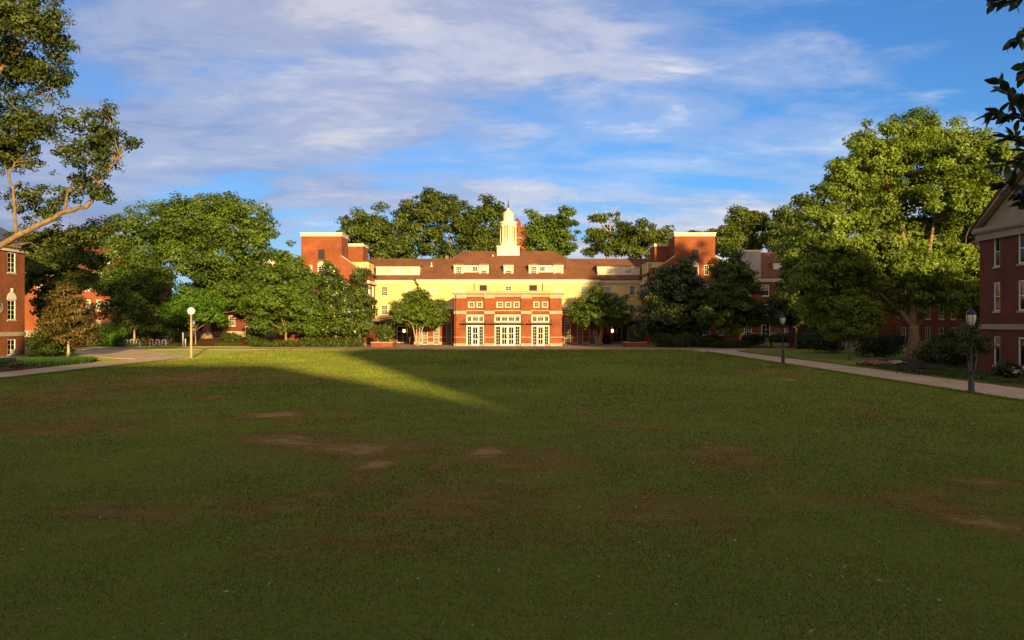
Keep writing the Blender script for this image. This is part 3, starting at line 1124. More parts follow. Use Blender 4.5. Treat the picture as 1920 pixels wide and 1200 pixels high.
    # lit lanterns by the entries
    for px in (757.8, 1148):
        y = 121.45
        xx = X_(px, y)
        l = MB()
        l.box(xx - 0.15, xx + 0.15, y - 0.16, y - 0.02, Z_(623, y), Z_(617.5, y))
        lo = th.part('wall_lantern', l, 'lantern_glow')
        l = MB()
        l.box(xx - 0.18, xx + 0.18, y - 0.2, y, Z_(617.4, y), Z_(616.8, y)).box(xx - 0.18, xx + 0.18, y - 0.2, y, Z_(623.6, y), Z_(623.05, y))
        th.part('lantern_cap', l, 'bronze', lo)
    # --- low brick flanks beside the pavilion
    YF = 115.0
    for s in (-1, 1):
        if s < 0:
            x0, x1 = X_(776, YF), X_(853, 108.0) + 0.2
            cols = [(791, 801.5), (813, 823.5), (836.5, 847)]
        else:
            x0, x1 = X_(1052, 108.0) - 0.2, X_(1130, YF)
            cols = [(1058.5, 1070), (1082, 1093), (1104.5, 1116)]
        wl = []
        for a, b in cols:
            wl.append(WP(YF, x0, a, b, 606.5, 646.0, 4, 7, 'dark', sash=False, sill=False))
            wl.append(WP(YF, x0, a, b, 597, 603.5, 4, 2, 'dark', sash=False, sill=False))
        facade(th, (x0, YF), (x1, YF), 0.0, 4.95, wl, 'brick_orange', 'flank_wall')
        e = MB()
        xe = x0 if s < 0 else x1
        e.box(min(xe, xe + 0.2 * -s), max(xe, xe + 0.2 * -s), YF + 0.003, 121.5, 0, 4.93)
        e.box(x0 + 0.3, x1 - 0.3, YF + 0.6, 118.8, 0.3, 4.9)
        th.part('flank_return', e, 'brick_orange')
        e = MB()
        e.box(x0 - 0.12, x1 + 0.12, YF - 0.14, YF - 0.003, 4.70, 4.96)
        e.box(x0 - 0.02, x1, YF - 0.035, YF - 0.002, Z_(632.8, YF), Z_(631.4, YF))
        pts = [x0] + [v for a, b in cols for v in (X_(a, YF), X_(b, YF))] + [x1]
        for k in range(0, len(pts), 2):
            e.box(pts[k], pts[k + 1], YF - 0.06, YF - 0.001, 0, 0.42)
        th.part('stone_band', e, 'stone')
        e = MB()
        e.prism([(YF - 0.3, 4.97), (YF - 0.3, 5.12), (119.3, 5.75), (119.3, 5.5)], x0 - 0.15, x1 + 0.1, 'x')
        th.part('flank_roof', e, 'stucco_grey')
    # --- pavilion
    YP = 108.0
    x0, x1 = X_(852, YP), X_(1053.5, YP)

    def px(v):
        return X_(v, YP)

    def pz(v):
        return Z_(v, YP)
    bays = [(873.5, 908.3), (926.8, 977.2), (996.3, 1031)]
    rec = 0.28
    pil = [(852, 873.5), (908.3, 926.8), (977.2, 996.3), (1031, 1053.5)]
    for a, b in pil:
        p = MB()
        p.box(px(a), px(b), YP, YP + 0.6, 0.0, pz(553))
        if a < 900 or a > 1000:
            g = px((a * 0.58 + b * 0.42))
            p.box(g + 0.03, g + 0.9 if a < 900 else px(b) - 0.003, YP - 0.03, YP - 0.002, pz(581.4), pz(559.4))
        th.part('pier', p, 'brick_orange')
        s = MB()
        s.box(px(a) - 0.06, px(b) + 0.06, YP - 0.07, YP + 0.2, pz(559.3), pz(552.8))
        th.part('capital', s, 'stone')
        s = MB()
        s.box(px(a) - 0.05, px(b) + 0.05, YP - 0.06, YP + 0.2, pz(588.7), pz(583.0))
        th.part('stone_block', s, 'stone')
        s = MB()
        s.box(px(a) - 0.03, px(b) + 0.03, YP - 0.04, YP - 0.001, pz(632.8), pz(631.6))
        s.box(px(a) - 0.05, px(b) + 0.05, YP - 0.08, YP - 0.002, 0, pz(644))
        th.part('stone_base', s, 'stone')
    small = {0: [(879, 888.3), (894.5, 903.7)], 1: [(932, 942), (948.2, 957.5), (964, 973.2)], 2: [(1001.5, 1010.3), (1017.7, 1026.5)]}
    YB = YP + rec
    for i, (a, b) in enumerate(bays):
        xa, xb = px(a), px(b)
        wl = []
        for c, d in small[i]:
            wl.append(WP(YP, xa, c, d, 566.5, 576, 2, 2, 'mid', sash=False, sill=False))
        # transom strip, each light a window of its own
        n = 4 if i == 1 else 3
        tw = [0.22, 0.28, 0.28, 0.22] if n == 4 else [0.29, 0.42, 0.29]
        u = 0.14
        span = xb - xa - 0.28
        for k in range(n):
            ww = span * tw[k]
            wl.append(W(u + 0.02, u + ww - 0.02, pz(603), pz(593.3), 4 if (tw[k] > 0.27 and n == 4) or tw[k] > 0.4 else 3, 1, 'dark', sash=False, sill=False, name='transom_window'))
            u += ww
        # doors with sidelights
        u = 0.14
        top = pz(611.8)
        for k in range(n):
            ww = span * tw[k]
            side_l = k in (0, n - 1)
            wl.append(W(u + 0.02, u + ww - 0.02, pz(610.8), pz(607.5), 4 if not side_l else 3, 1, 'dark', sash=False, sill=False, name='transom_window'))
            if side_l:
                wl.append(W(u + 0.02, u + ww - 0.02, 0.12, pz(611.3), 2, 6, 'dark', sash=False, sill=False, name='sidelight'))
            else:
                wl.append(W(u + 0.02, u + ww - 0.02, 0.06, pz(611.3), 1, 1, 'open'))
            u += ww
        facade(th, (xa, YB), (xb, YB), 0.0, pz(553), wl, 'brick_orange', 'bay_wall')
        # the white joinery around the doors stands just proud of the wall
        j = MB()
        y1 = YB - 0.002
        u = 0.14
        j.box(xa + 0.05, xa + 0.155, YB - 0.07, y1, 0.0, pz(607)).box(xb - 0.155, xb - 0.02, YB - 0.07, y1, 0.0, pz(607))
        j.box(xa + 0.156, xb - 0.156, YB - 0.07, y1, pz(607.45), pz(606.8))
        j.box(xa + 0.156, xb - 0.156, YB - 0.06, y1, pz(611.25), pz(610.85))
        j.box(xa + 0.02, xb - 0.02, YB - 0.09, y1, pz(592.0), pz(590.2))
        j.box(xa + 0.02, xb - 0.02, YB - 0.06, y1, pz(604.2), pz(603.05))
        j.box(xa + 0.02, xa + 0.15, YB - 0.05, y1, pz(603.0), pz(593.25)).box(xb - 0.15, xb - 0.02, YB - 0.05, y1, pz(603.0), pz(593.25))
        for k in range(n - 1):
            u += span * tw[k]
            j.box(xa + u - 0.045, xa + u + 0.045, YB - 0.055, y1, 0.0, pz(611.3))
            j.box(xa + u - 0.05, xa + u + 0.05, YB - 0.05, y1, pz(603.0), pz(593.25))
            j.box(xa + u - 0.04, xa + u + 0.04, YB - 0.05, y1, pz(610.8), pz(607.5))
        th.part('door_frame', j, 'white_paint')
        u = 0.14 + span * tw[0]
        for k in range(1, n - 1):
            ww = span * tw[k]
            w = ww - 0.04
            hgt = pz(611.3) - 0.06
            d = MB()
            st = 0.14
            d.box(-w / 2, -w / 2 + st, 0.02, 0.09, 0, hgt).box(w / 2 - st, w / 2, 0.02, 0.09, 0, hgt)
            d.box(-w / 2 + st, w / 2 - st, 0.02, 0.09, 0, 0.22).box(-w / 2 + st, w / 2 - st, 0.02, 0.09, hgt - 0.16, hgt)
            d.box(-0.022, 0.022, 0.03, 0.08, 0.22, hgt - 0.16)
            d.box(-w / 2 + st, w / 2 - st, 0.03, 0.08, 0.86, 0.94).box(-w / 2 + st, w / 2 - st, 0.03, 0.08, 1.62, 1.68)
            do = th.inst('door', d.mesh('door', 'white_paint'), (xa + u + ww / 2, YB, 0.06))
            g = MB()
            g.box(-w / 2 + st * 0.6, w / 2 - st * 0.6, 0.05, 0.056, 0.15, hgt - 0.1)
            link('pane', g.mesh('pane', 'window_glass'), do)
            g = MB()
            g.box(-w / 2, w / 2, 0.19, 0.2, 0, hgt)
            link('room', g.mesh('room', 'interior_dark'), do)
            g = MB()
            sx = 1 if (k == 1 and n == 4) or i == 0 else -1
            g.box(sx * (w / 2 - 0.09) - 0.02, sx * (w / 2 - 0.09) + 0.02, -0.05, 0.02, 0.95, 1.25)
            link('handle', g.mesh('handle', 'bronze'), do)
            u += ww
        # trim of the small square windows
        for c, d in small[i]:
            s = MB()
            xm0, xm1 = px(c), px(d)
            s.box(xm0 - 0.16, xm1 + 0.16, YB - 0.09, YB - 0.002, pz(566.4), pz(565.2))
            s.box(xm0 - 0.16, xm1 + 0.16, YB - 0.09, YB - 0.002, pz(577.2), pz(576.1))
            s.box(xm0 - 0.13, xm0 - 0.002, YB - 0.05, YB - 0.003, pz(576.05), pz(566.45))
            s.box(xm1 + 0.002, xm1 + 0.13, YB - 0.05, YB - 0.003, pz(576.05), pz(566.45))
            th.part('window_surround', s, 'stone')
        s = MB()
        s.box(xa + 0.002, xb - 0.002, YB - 0.16, YB - 0.003, pz(583.2), pz(581.6))
        th.part('string_course', s, 'stone')
        s = MB()
        s.box(xa + 0.002, xb - 0.002, YB - 0.10, YB - 0.004, pz(588.2), pz(585.2))
        th.part('brick_corbel', s, 'brick_orange')
        s = MB()
        ov = 0.55
        s.box(xa - ov, xb + ov, YP - 1.0, YP - 0.09, pz(606.5), pz(605.3))
        s.box(xa - ov - 0.05, xb + ov + 0.05, YP - 1.06, YP - 1.0, pz(606.8), pz(605.0))
        for xx in (xa - 0.2, xb + 0.2):
            s.tube([(xx, YP - 0.95, pz(605.6)), (xx, YP - 0.02, pz(600))], 0.02, 5)
        th.part('door_canopy', s, 'bronze')
    body = MB()
    body.box(x0, x0 + 0.5, YP + 0.602, YF + 1.0, 0, pz(553)).box(x1 - 0.5, x1, YP + 0.602, YF + 1.0, 0, pz(553))
    body.box(x0 + 0.5, x1 - 0.5, YP + 0.9, 118.5, 0.05, pz(553) - 0.1)
    th.part('pavilion_wall', body, 'brick_orange')
    s = MB()
    s.box(x0 - 0.05, x1 + 0.05, YP - 0.075, YP + 0.65, pz(552.75), pz(551.4))
    s.box(x0 - 0.22, x1 + 0.22, YP - 0.26, 118.6, pz(551.35), pz(550.4))
    s.box(x0 - 0.42, x1 + 0.42, YP - 0.46, 118.6, pz(550.35), pz(549.5))
    s.box(px(926), px(978), YP + 0.1, YP + rec - 0.002, pz(556.4), pz(552.9))
    for a, b in ((873.5, 908.3), (996.3, 1031)):
        s.box(px(a), px(b), YP + 0.1, YP + rec - 0.002, pz(556.4), pz(552.9))
    th.part('pavilion_cornice', s, 'stone')
    s = MB()
    s.box(px(872), px(1033.5), YP + 0.4, 118.4, pz(549.45), pz(545.4))
    s.box(px(872) - 0.08, px(1033.5) + 0.08, YP + 0.3, 118.45, pz(545.35), pz(544.7))
    th.part('parapet', s, 'stone')
    for xx, y, z0, z1 in ((px(854.5), YP - 0.07, 0.0, pz(553)), (CL - 0.25, YS - 0.1, 3.8, 9.2), (CR + 0.25, YS - 0.1, 3.8, 9.2), (px(882), YC - 0.1, 6.0, 9.2), (px(1023), YC - 0.1, 6.0, 9.2)):
        s = MB()
        s.tube([(xx, y, z0), (xx, y, z1)], 0.06, 8)
        th.part('downpipe', s, 'bronze')


build_hall()


# ------------------------------------------------------------------ brick wings with a stepped tower gable
def build_wing(sgn):
    """sgn -1: left wing, +1: right wing (mirrored about the hall's centre line)"""
    Y = 112.5
    if sgn < 0:
        th = Thing('brick_wing', 'sunlit red brick wing with tall blocky tower gable left of the cream hall', 'building', (-27, 113, 0))
        c = X_(602.5, Y)
    else:
        th = Thing('brick_wing', 'red brick wing with tall tower gable half in tree shadow, right of the cream hall', 'building', (26, 113, 0))
        c = X_(1303, Y)
    hw = 6.3
    tw = X_(640.5, Y) - X_(602.5, Y)
    zt = Z_(443, Y)
    ze = Z_(505, Y)
    zs = Z_(481, Y)
    zl = Z_(518, Y)
    x0 = c - hw
    wl = [W(hw - 0.47, hw + 0.47, Z_(486.3, Y), Z_(468, Y), 1, 1, 'louvre'),
          W(hw - 0.52, hw + 0.52, Z_(516.3, Y), Z_(498.8, Y), 2, 4, 'dark')]
    for s in (-1, 1):
        u = hw + s * 1.62
        wl.append(W(u - 0.33, u + 0.33, Z_(515, Y), Z_(497, Y), 2, 4, 'blind' if sgn < 0 else 'dark'))
    for a, b in ((533, 553), (570, 590), (606, 628)):
        for s in (-3.6, -1.62, 0, 1.62, 3.6):
            if abs(s) < 0.1 and a == 606:
                continue
            wl.append(W(hw + s - 0.5, hw + s + 0.5, Z_(b, Y), Z_(a, Y), 3, 4, 'half' if s in (1.62, -3.6) else 'dark'))

    def steps(mb):
        mb.face([(c - hw, Y, zl), (c - tw, Y, zl), (c - tw, Y, zs), (c - tw - 2.3, Y, ze + 0.15), (c - hw, Y, ze + 0.15)])
        mb.face([(c + tw, Y, zl), (c + hw, Y, zl), (c + hw, Y, ze + 0.15), (c + tw + 2.3, Y, ze + 0.15), (c + tw, Y, zs)])
        for s in (-1, 1):
            e = c + s * hw
            mb.face([(e, Y, 0), (e, Y + 7.8, 0), (e, Y + 7.8, ze - 0.9), (e, Y, ze - 0.9)] if s > 0 else [(e, Y + 7.8, 0), (e, Y, 0), (e, Y, ze - 0.9), (e, Y + 7.8, ze - 0.9)])
            mb.box(min(e, e - s * 0.35), max(e, e - s * 0.35), Y + 0.004, Y + 0.7, ze - 0.9, ze + 0.15)
        mb.box(c - hw + 0.3, c + hw - 0.3, Y + 0.6, Y + 7.6, 0.1, ze - 0.95)
    facade(th, (c - hw, Y), (c + hw, Y), 0.0, zl, wl[4:], 'brick_orange', 'wall', steps)
    # the tower rises through the gable
    def sides(t):
        t.box(c - tw, c - tw + 0.35, Y + 0.003, Y + 4.5, ze, zt).box(c + tw - 0.35, c + tw, Y + 0.003, Y + 4.5, ze, zt)
        t.box(c - tw + 0.36, c + tw - 0.36, Y + 0.6, Y + 4.5, ze, zt)
    for w in wl[:4]:
        w['u0'] -= hw - tw
        w['u1'] -= hw - tw
    facade(th, (c - tw, Y), (c + tw, Y), zl, zt, wl[:4], 'brick_orange', 'tower', sides)
    cp = MB()
    cp.box(c - tw - 0.04, c + tw + 0.04, Y - 0.05, Y + 4.55, zt + 0.003, Z_(437.6, Y))
    cp.box(c - tw - 0.16, c + tw + 0.16, Y - 0.17, Y + 4.65, Z_(437.5, Y), Z_(436, Y))
    th.part('coping', cp, 'trim_cream')
    for s in (-1, 1):
        r = MB()
        a, b = c + s * (tw + 0.003), c + s * (tw + 2.35)
        n = Vector((-(ze + 0.15 - zs), 0, (b - a)))
        quad = [(a, zs), (b, ze + 0.15), (b, ze + 0.33), (a, zs + 0.18)]
        r.prism(quad, Y - 0.10, Y + 0.45, 'y')
        e0, e1 = sorted((b, c + s * (hw + 0.1)))
        r.box(e0, e1, Y - 0.10, Y + 0.45, ze + 0.153, ze + 0.33)
        th.part('raking_coping', r, 'stone')
    # arched head over the middle window
    arc = [(c + 0.58 * math.cos(t), Z_(498.7, Y) + 0.02 + 0.62 * math.sin(t)) for t in np.linspace(0, math.pi, 15)]
    r = MB()
    r.prism(arc, Y - 0.05, Y - 0.002, 'y')
    th.part('arched_panel', r, 'trim_cream')
    # the lower brick stack behind the tower, on the hall's side
    yb = Y + 5.0
    k = MB()
    if sgn < 0:
        xa, xb = X_(630, yb), X_(680.5, yb)
    else:
        xa, xb = X_(1227.5, yb), X_(1280, yb)
    k.box(xa, xb, yb, yb + 4, 8.5, Z_(462, yb))
    st = th.part('brick_stack', k, 'brick_orange')
    k = MB()
    k.box(xa - 0.08, xb + 0.08, yb - 0.08, yb + 4.08, Z_(461.95, yb), Z_(456.8, yb))
    th.part('stack_coping', k, 'trim_cream', st)
    # roof behind the gable and the cream box dormer next to the hall
    r = MB()
    ym = Y + 13
    gable_roof_y(r, c - hw - 0.3, c + hw + 0.3, Y + 0.46, ym + 9, 10.15, 14.2)
    th.part('roof', r, 'roof_brown')
    b = MB()
    yd = Y + 2.4
    if sgn < 0:
        xa, xb = X_(654, yd), X_(691, yd)
    else:
        xa, xb = X_(1213, yd), X_(1252, yd)
    b.box(xa, xb, yd, yd + 4.5, 8.9, Z_(491, yd))
    dm = th.part('box_dormer', b, 'stucco_cream')
    b = MB()
    b.box(xa - 0.12, xb + 0.12, yd - 0.15, yd + 4.6, Z_(490.9, yd), Z_(489.3, yd))
    th.part('dormer_roof', b, 'roof_brown', dm)
    xw = xb - 0.45 if sgn < 0 else xa + 0.45
    put_window(th, (xw, yd - 0.16, Z_(514, yd)), 0, 0.75, Z_(493, yd) - Z_(514, yd), 2, 4, 'blind', True, False)
    # stone belt and base
    s = MB()
    s.box(c - hw - 0.05, c + hw + 0.05, Y - 0.07, Y - 0.003, 0.0, 0.5)
    th.part('stone_base', s, 'stone')
    # side wall towards the hall: windows in the return
    xe = c - sgn * hw
    for zb in (4.2, 7.0):
        for yy in (Y + 2.2, Y + 5.2):
            put_window(th, (xe - sgn * 0.13, yy, zb), math.pi / 2 if sgn < 0 else -math.pi / 2, 0.9, 1.5, 3, 4, 'blind' if sgn < 0 else 'dark')
    e = MB()
    xo = xe - sgn * 0.30
    e.box(min(xe - sgn * 0.003, xo), max(xe - sgn * 0.003, xo), Y + 0.8, Y + 7.4, 8.75, 9.15)
    th.part('cornice', e, 'trim_cream')


build_wing(-1)
build_wing(1)


def long_block(name, label, x0, x1, Y, depth, zb, ze, zr, wins, mat='brick_dark', base=1.0, dormers=(), hip=True, side_wins=()):
    th = Thing(name, label, 'building', ((x0 + x1) / 2, Y, zb))
    facade(th, (x0, Y), (x1, Y), zb - 1.0, ze, wins, mat)
    m = MB()
    m.face([(x0, Y + depth, zb - 1), (x0, Y, zb - 1), (x0, Y, ze), (x0, Y + depth, ze)])
    m.face([(x1, Y, zb - 1), (x1, Y + depth, zb - 1), (x1, Y + depth, ze), (x1, Y, ze)])
    m.face([(x1, Y + depth, zb - 1), (x0, Y + depth, zb - 1), (x0, Y + depth, ze), (x1, Y + depth, ze)])
    m.box(x0 + 0.4, x1 - 0.4, Y + 0.6, Y + depth - 0.4, zb - 0.9, ze - 0.05)
    th.part('side_wall', m, mat)
    c = MB()
    c.box(x0 - 0.3, x1 + 0.3, Y - 0.32, Y + depth + 0.3, ze + 0.003, ze + 0.24)
    c.box(x0 - 0.12, x1 + 0.12, Y - 0.13, Y - 0.003, ze - 0.30, ze)
    th.part('cornice', c, 'trim_cream')
    r = MB()
    if hip:
        hip_roof(r, x0 - 0.45, x1 + 0.45, Y - 0.45, Y + depth + 0.45, ze + 0.38, zr, x0 + depth * 0.5, x1 - depth * 0.5)
    else:
        gable_roof_x(r, x0 - 0.3, x1 + 0.3, Y - 0.45, Y + depth + 0.45, ze + 0.38, zr)
    th.part('roof', r, 'roof_brown')
    s = MB()
    doors = sorted([(w['u0'], w['u1']) for w in wins if w['z0'] < zb + base])
    pts = [0.0] + [v for d in doors for v in d] + [x1 - x0]
    for k in range(0, len(pts), 2):
        s.box(x0 + pts[k] - (0.05 if k == 0 else 0), x0 + pts[k + 1] + (0.05 if k + 2 >= len(pts) else 0), Y - 0.06, Y - 0.002, zb - 1.0, zb + base)
    th.part('stone_base', s, 'stone')
    for xc, w, z0, z1, yf, kind in dormers:
        d = MB()
        wall_panel(d, (xc - w / 2, yf), (xc + w / 2, yf), z0, z1, [(w / 2 - 0.42, w / 2 + 0.42, z0 + 0.3, z1 - 0.15)])
        d.box(xc - w / 2, xc - w / 2 + 0.1, yf + 0.003, yf + 3, z0, z1).box(xc + w / 2 - 0.1, xc + w / 2, yf + 0.003, yf + 3, z0, z1)
        do = th.part('dormer', d, 'trim_cream')
        d = MB()
        d.prism([(xc - w / 2 - 0.15, z1 + 0.003), (xc + w / 2 + 0.15, z1 + 0.003), (xc, z1 + 0.45)], yf - 0.15, yf + 3.4, 'y')
        th.part('dormer_roof', d, 'roof_brown', do)
        put_window(th, (xc, yf, z0 + 0.3), 0, 0.84, z1 - z0 - 0.45, 3, 4, kind, True, False)
    return th


# left rear block, seen between the trees
Y = 131.0
x0, x1 = -52.0, -33.4
wl = []
for px in (345, 385, 435, 478, 515):
    for a, b in ((535, 552), (560, 577), (592, 611)):
        wl.append(WP(Y, x0, px - 6, px + 6, a, b, 3, 4, 'dark' if px != 478 else 'half'))
wl = [w for w in wl if 0.3 < w['u0'] and w['u1'] < x1 - x0 - 0.3]
wl.append(WP(Y, x0, 460, 473, 612, 632, 2, 3, 'dark', sash=False, sill=False))
long_block('brick_block', 'shaded brick block with brown roof behind the big round tree on the left', x0, x1, Y, 13, 0.75, 10.6, 15.2, wl,
           dormers=[(X_(500, 132.5), 3.6, 12.1 - 0.6, 13.7, 132.6, 'blind'), (X_(440, 132.5), 1.9, 11.5, 13.5, 132.6, 'blind')])
# far left block with two lit dormers
Y = 134.0
x0, x1 = -90.0, -62.5
wl = []
for px in (74, 106, 138, 165, 185, 208, 226):
    for a, b in ((523, 545), (562, 583), (601, 622)):
        wl.append(WP(Y, x0, px - 4.5, px + 4.5, a, b, 2, 4, 'blind' if px in (165, 185) else 'mid'))
wl = [w for w in wl if 0.3 < w['u0'] and w['u1'] < x1 - x0 - 0.3]
long_block('brick_block', 'brick block with brown roof and two bright cream dormers, far left between trees', x0, x1, Y, 13, 0.8, 11.4, 16.6, wl, 'brick_orange',
           dormers=[(X_(175, 135.2), 1.9, 12.3, 14.5, 135.3, 'mid'), (X_(197, 135.2), 2.1, 12.3, 14.4, 135.3, 'mid'), (X_(115, 135.2), 3.4, 12.3, 14.5, 135.3, 'blind')])
# right rear block
Y = 128.0
x0, x1 = 33.2, 62.0
wl = []
for px in (1402, 1435, 1478, 1520, 1560, 1600):
    for a, b in ((534, 555), (571, 590), (612, 632)):
        if px == 1435 and a == 612:
            continue
        wl.append(WP(Y, x0, px - 7, px + 7, a, b, 3, 4, 'half' if px == 1435 and a == 534 else 'dark'))
wl = [w for w in wl if 0.3 < w['u0'] and w['u1'] < x1 - x0 - 0.3]
wl.append(WP(Y, x0, 1428, 1444, 609, 635, 2, 3, 'dark', sash=False, sill=False))
thr = long_block('brick_block', 'shaded brick block with grey rooftop box and white french door, right of the tower gable', x0, x1, Y, 13, 0.55, 10.0, 15.0, wl,
                 dormers=[(X_(1468, 129.6), 3.0, 11.0, 12.9, 129.7, 'blind')])
b = MB()
b.box(X_(1390, 127.6), X_(1426.5, 127.6), 127.6, 133, Z_(521, 127.6), Z_(471.8, 127.6))
b.prism([(X_(1390, 127.6), 127.6), (X_(1390, 127.6), 133), (X_(1375, 130.5), 133), (X_(1375, 130.5), 130.5)], Z_(521, 127.6), Z_(471.8, 127.6), 'z')
bo = thr.part('rooftop_box', b, 'stucco_grey')
b = MB()
b.box(X_(1389, 127.6), X_(1427.5, 127.6), 127.45, 133.1, Z_(471.7, 127.6), Z_(469, 127.6))
thr.part('box_coping', b, 'trim_cream', bo)
b = MB()
for k in range(3):
    b.box(X_(1424, 126), X_(1449, 126), 125.6 + 0.35 * k, 127.9, 0.05 + 0.16 * k, 0.2 + 0.16 * k)
thr.part('steps', b, 'concrete')
# dim brick hall on the right, behind the great tree
Y = 92.0
x0, x1 = 36.0, 66.0
wl = []
for px in (1605, 1640, 1694, 1740, 1765, 1788, 1815):
    for a, b in ((535, 556), (574, 598), (614, 638)):
        wl.append(WP(Y, x0, px - 4.5, px + 4.5, a, b, 2, 4, 'dark'))
wl = [w for w in wl if 0.3 < w['u0'] and w['u1'] < x1 - x0 - 0.3]
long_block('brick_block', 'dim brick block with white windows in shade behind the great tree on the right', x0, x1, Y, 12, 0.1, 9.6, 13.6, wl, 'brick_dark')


# ------------------------------------------------------------------ the two near halls at the picture's edges
def near_right():
    """its long face looks at the lawn (-x) and carries a pediment"""
    xf = 30.4
    ya, yb = 52.0, 42.0             # far corner, near corner
    th = Thing('brick_hall', 'dark red brick hall with cream pediment and white windows at the right edge', 'building', (xf + 6, 45, 0))
    # seen from outside (from -x) left is the far end
    L = ya - yb
    wl = []
    for um, w, nx in ((1.85, 0.62, 1), (4.55, 1.15, 2), (8.15, 0.62, 1)):
        for za, zb_ in ((0.55, 2.35), (3.95, 5.75), (6.75, 8.6)):
            wl.append(W(um - w / 2, um + w / 2, za, zb_, nx, 1 if za < 1 else 2, 'mid' if nx == 2 and za > 3 else 'dark', sash=True))
    zc = 9.05
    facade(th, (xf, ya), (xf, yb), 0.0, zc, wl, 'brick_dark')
    m = MB()
    m.face([(xf + 45, ya, 0), (xf, ya, 0), (xf, ya, zc), (xf + 45, ya, zc)])
    m.face([(xf, yb, 0), (xf + 45, yb, 0), (xf + 45, yb, zc), (xf, yb, zc)])
    m.box(xf + 0.6, xf + 44.8, yb + 0.4, ya - 0.4, 0, zc)
    th.part('side_wall', m, 'brick_dark')
    s = MB()
    s.box(xf - 0.09, xf - 0.003, yb - 0.02, ya + 0.08, 2.80, 3.12)
    s.box(xf - 0.09, xf + 1.0, ya + 0.003, ya + 0.09, 2.80, 3.12)
    th.part('stone_band', s, 'trim_tan')
    c = MB()
    c.box(xf - 0.18, xf - 0.003, yb, ya + 0.16, zc - 0.55, zc - 0.10)
    c.box(xf - 0.40, xf + 45, yb - 0.35, ya + 0.28, zc + 0.003, zc + 0.24)
    c.box(xf - 0.34, xf - 0.002, yb, ya + 0.3, zc - 0.09, zc)
    th.part('cornice', c, 'trim_tan')
    ym = (ya + yb) / 2
    zr = zc + 0.24 + 0.60 * (ya - ym)
    t = MB()
    t.prism([(yb + 0.2, zc + 0.243), (ym, zr), (ya - 0.2, zc + 0.243)], xf + 0.02, xf + 0.3, 'x')
    th.part('tympanum', t, 'trim_tan')
    k = MB()
    for s_ in (-1, 1):
        e = ym + s_ * (ya - ym + 0.32)
        k.prism([(e, zc + 0.05), (ym, zr + 0.38), (ym, zr + 0.05), (e - s_ * 0.35, zc + 0.245)], xf - 0.42, xf + 0.01, 'x')
    th.part('raking_cornice', k, 'trim_tan')
    r = MB()
    gable_roof_x(r, xf - 0.48, xf + 6, yb - 0.45, ya + 0.45, zc + 0.20, zr + 0.58)
    th.part('roof', r, 'roof_brown')
    r = MB()
    hip_roof(r, xf + 0.4, xf + 45.4, yb - 0.4, ya + 0.4, zc + 0.42, zc + 1.7, xf + 6.5, xf + 39)
    th.part('roof', r, 'roof_brown')


near_right()


def near_left():
    xf = -45.2
    yb, ya = 56.0, 74.2            # near corner, far corner
    th = Thing('brick_hall', 'sunlit orange brick hall corner with arched white window at the left edge', 'building', (xf - 6, 65, 0))
    wl = []
    for um in (16.25, 12.6, 8.9, 5.2, 1.6):
        wl.append(W(um - 0.6, um + 0.6, 0.28, 1.7, 2, 3, 'half'))
        wl.append(W(um - 0.6, um + 0.6, 3.45, 5.25, 2, 4, 'half'))
        wl.append(W(um - 0.6, um + 0.6, 7.7, 9.55, 2, 4, 'mid'))
    # from outside (+x) the wall runs from the near corner (left) to the far corner (right)
    facade(th, (xf, yb), (xf, ya), 0.0, 10.0, wl, 'brick_orange')
    m = MB()
    m.face([(xf - 14, yb, 0), (xf, yb, 0), (xf, yb, 10), (xf - 14, yb, 10)])
    m.face([(xf, ya, 0), (xf - 14, ya, 0), (xf - 14, ya, 10), (xf, ya, 10)])
    m.box(xf - 13.8, xf - 0.6, yb + 0.4, ya - 0.4, 0, 10)
    th.part('side_wall', m, 'brick_orange')
    s = MB()
    s.box(xf + 0.003, xf + 0.09, yb, ya + 0.07, 1.98, 2.36)
    th.part('stone_band', s, 'stone')
    s = MB()
    s.box(xf + 0.003, xf + 0.5, yb, ya + 0.9, -0.1, 0.22)
    th.part('stone_base', s, 'stone')
    for um in (16.25, 12.6, 8.9, 5.2, 1.6):
        s = MB()
        yc = yb + um
        s.prism([(yc + 0.66 * math.cos(t), 5.27 + 0.70 * math.sin(t)) for t in np.linspace(0, math.pi, 15)], xf + 0.003, xf + 0.05, 'x')
        s.box(xf + 0.003, xf + 0.12, yc - 0.1, yc + 0.1, 5.97, 6.3)
        th.part('arched_panel', s, 'white_paint')
    s = MB()
    yc = yb + 14.45
    s.tube([(xf + 0.003, yc, 4.6), (xf + 0.08, yc, 4.6)], 0.55, 20)
    th.part('medallion', s, 'stone')
    s = MB()
    s.box(xf + 0.02, xf + 0.45, yb + 16.25 - 0.28, yb + 16.25 + 0.28, 0.36, 0.8)
    th.part('air_conditioner', s, 'ac_unit')
    c = MB()
    c.box(xf + 0.003, xf + 0.18, yb, ya + 0.17, 9.62, 10.0)
    c.box(xf - 14.3, xf + 0.5, yb - 0.5, ya + 0.5, 10.003, 10.3)
    th.part('cornice', c, 'trim_cream')
    r = MB()
    gable_roof_y(r, xf - 14.6, xf + 0.6, yb - 0.5, ya + 0.5, 10.45, 14.5)
    th.part('roof', r, 'roof_metal')


near_left()


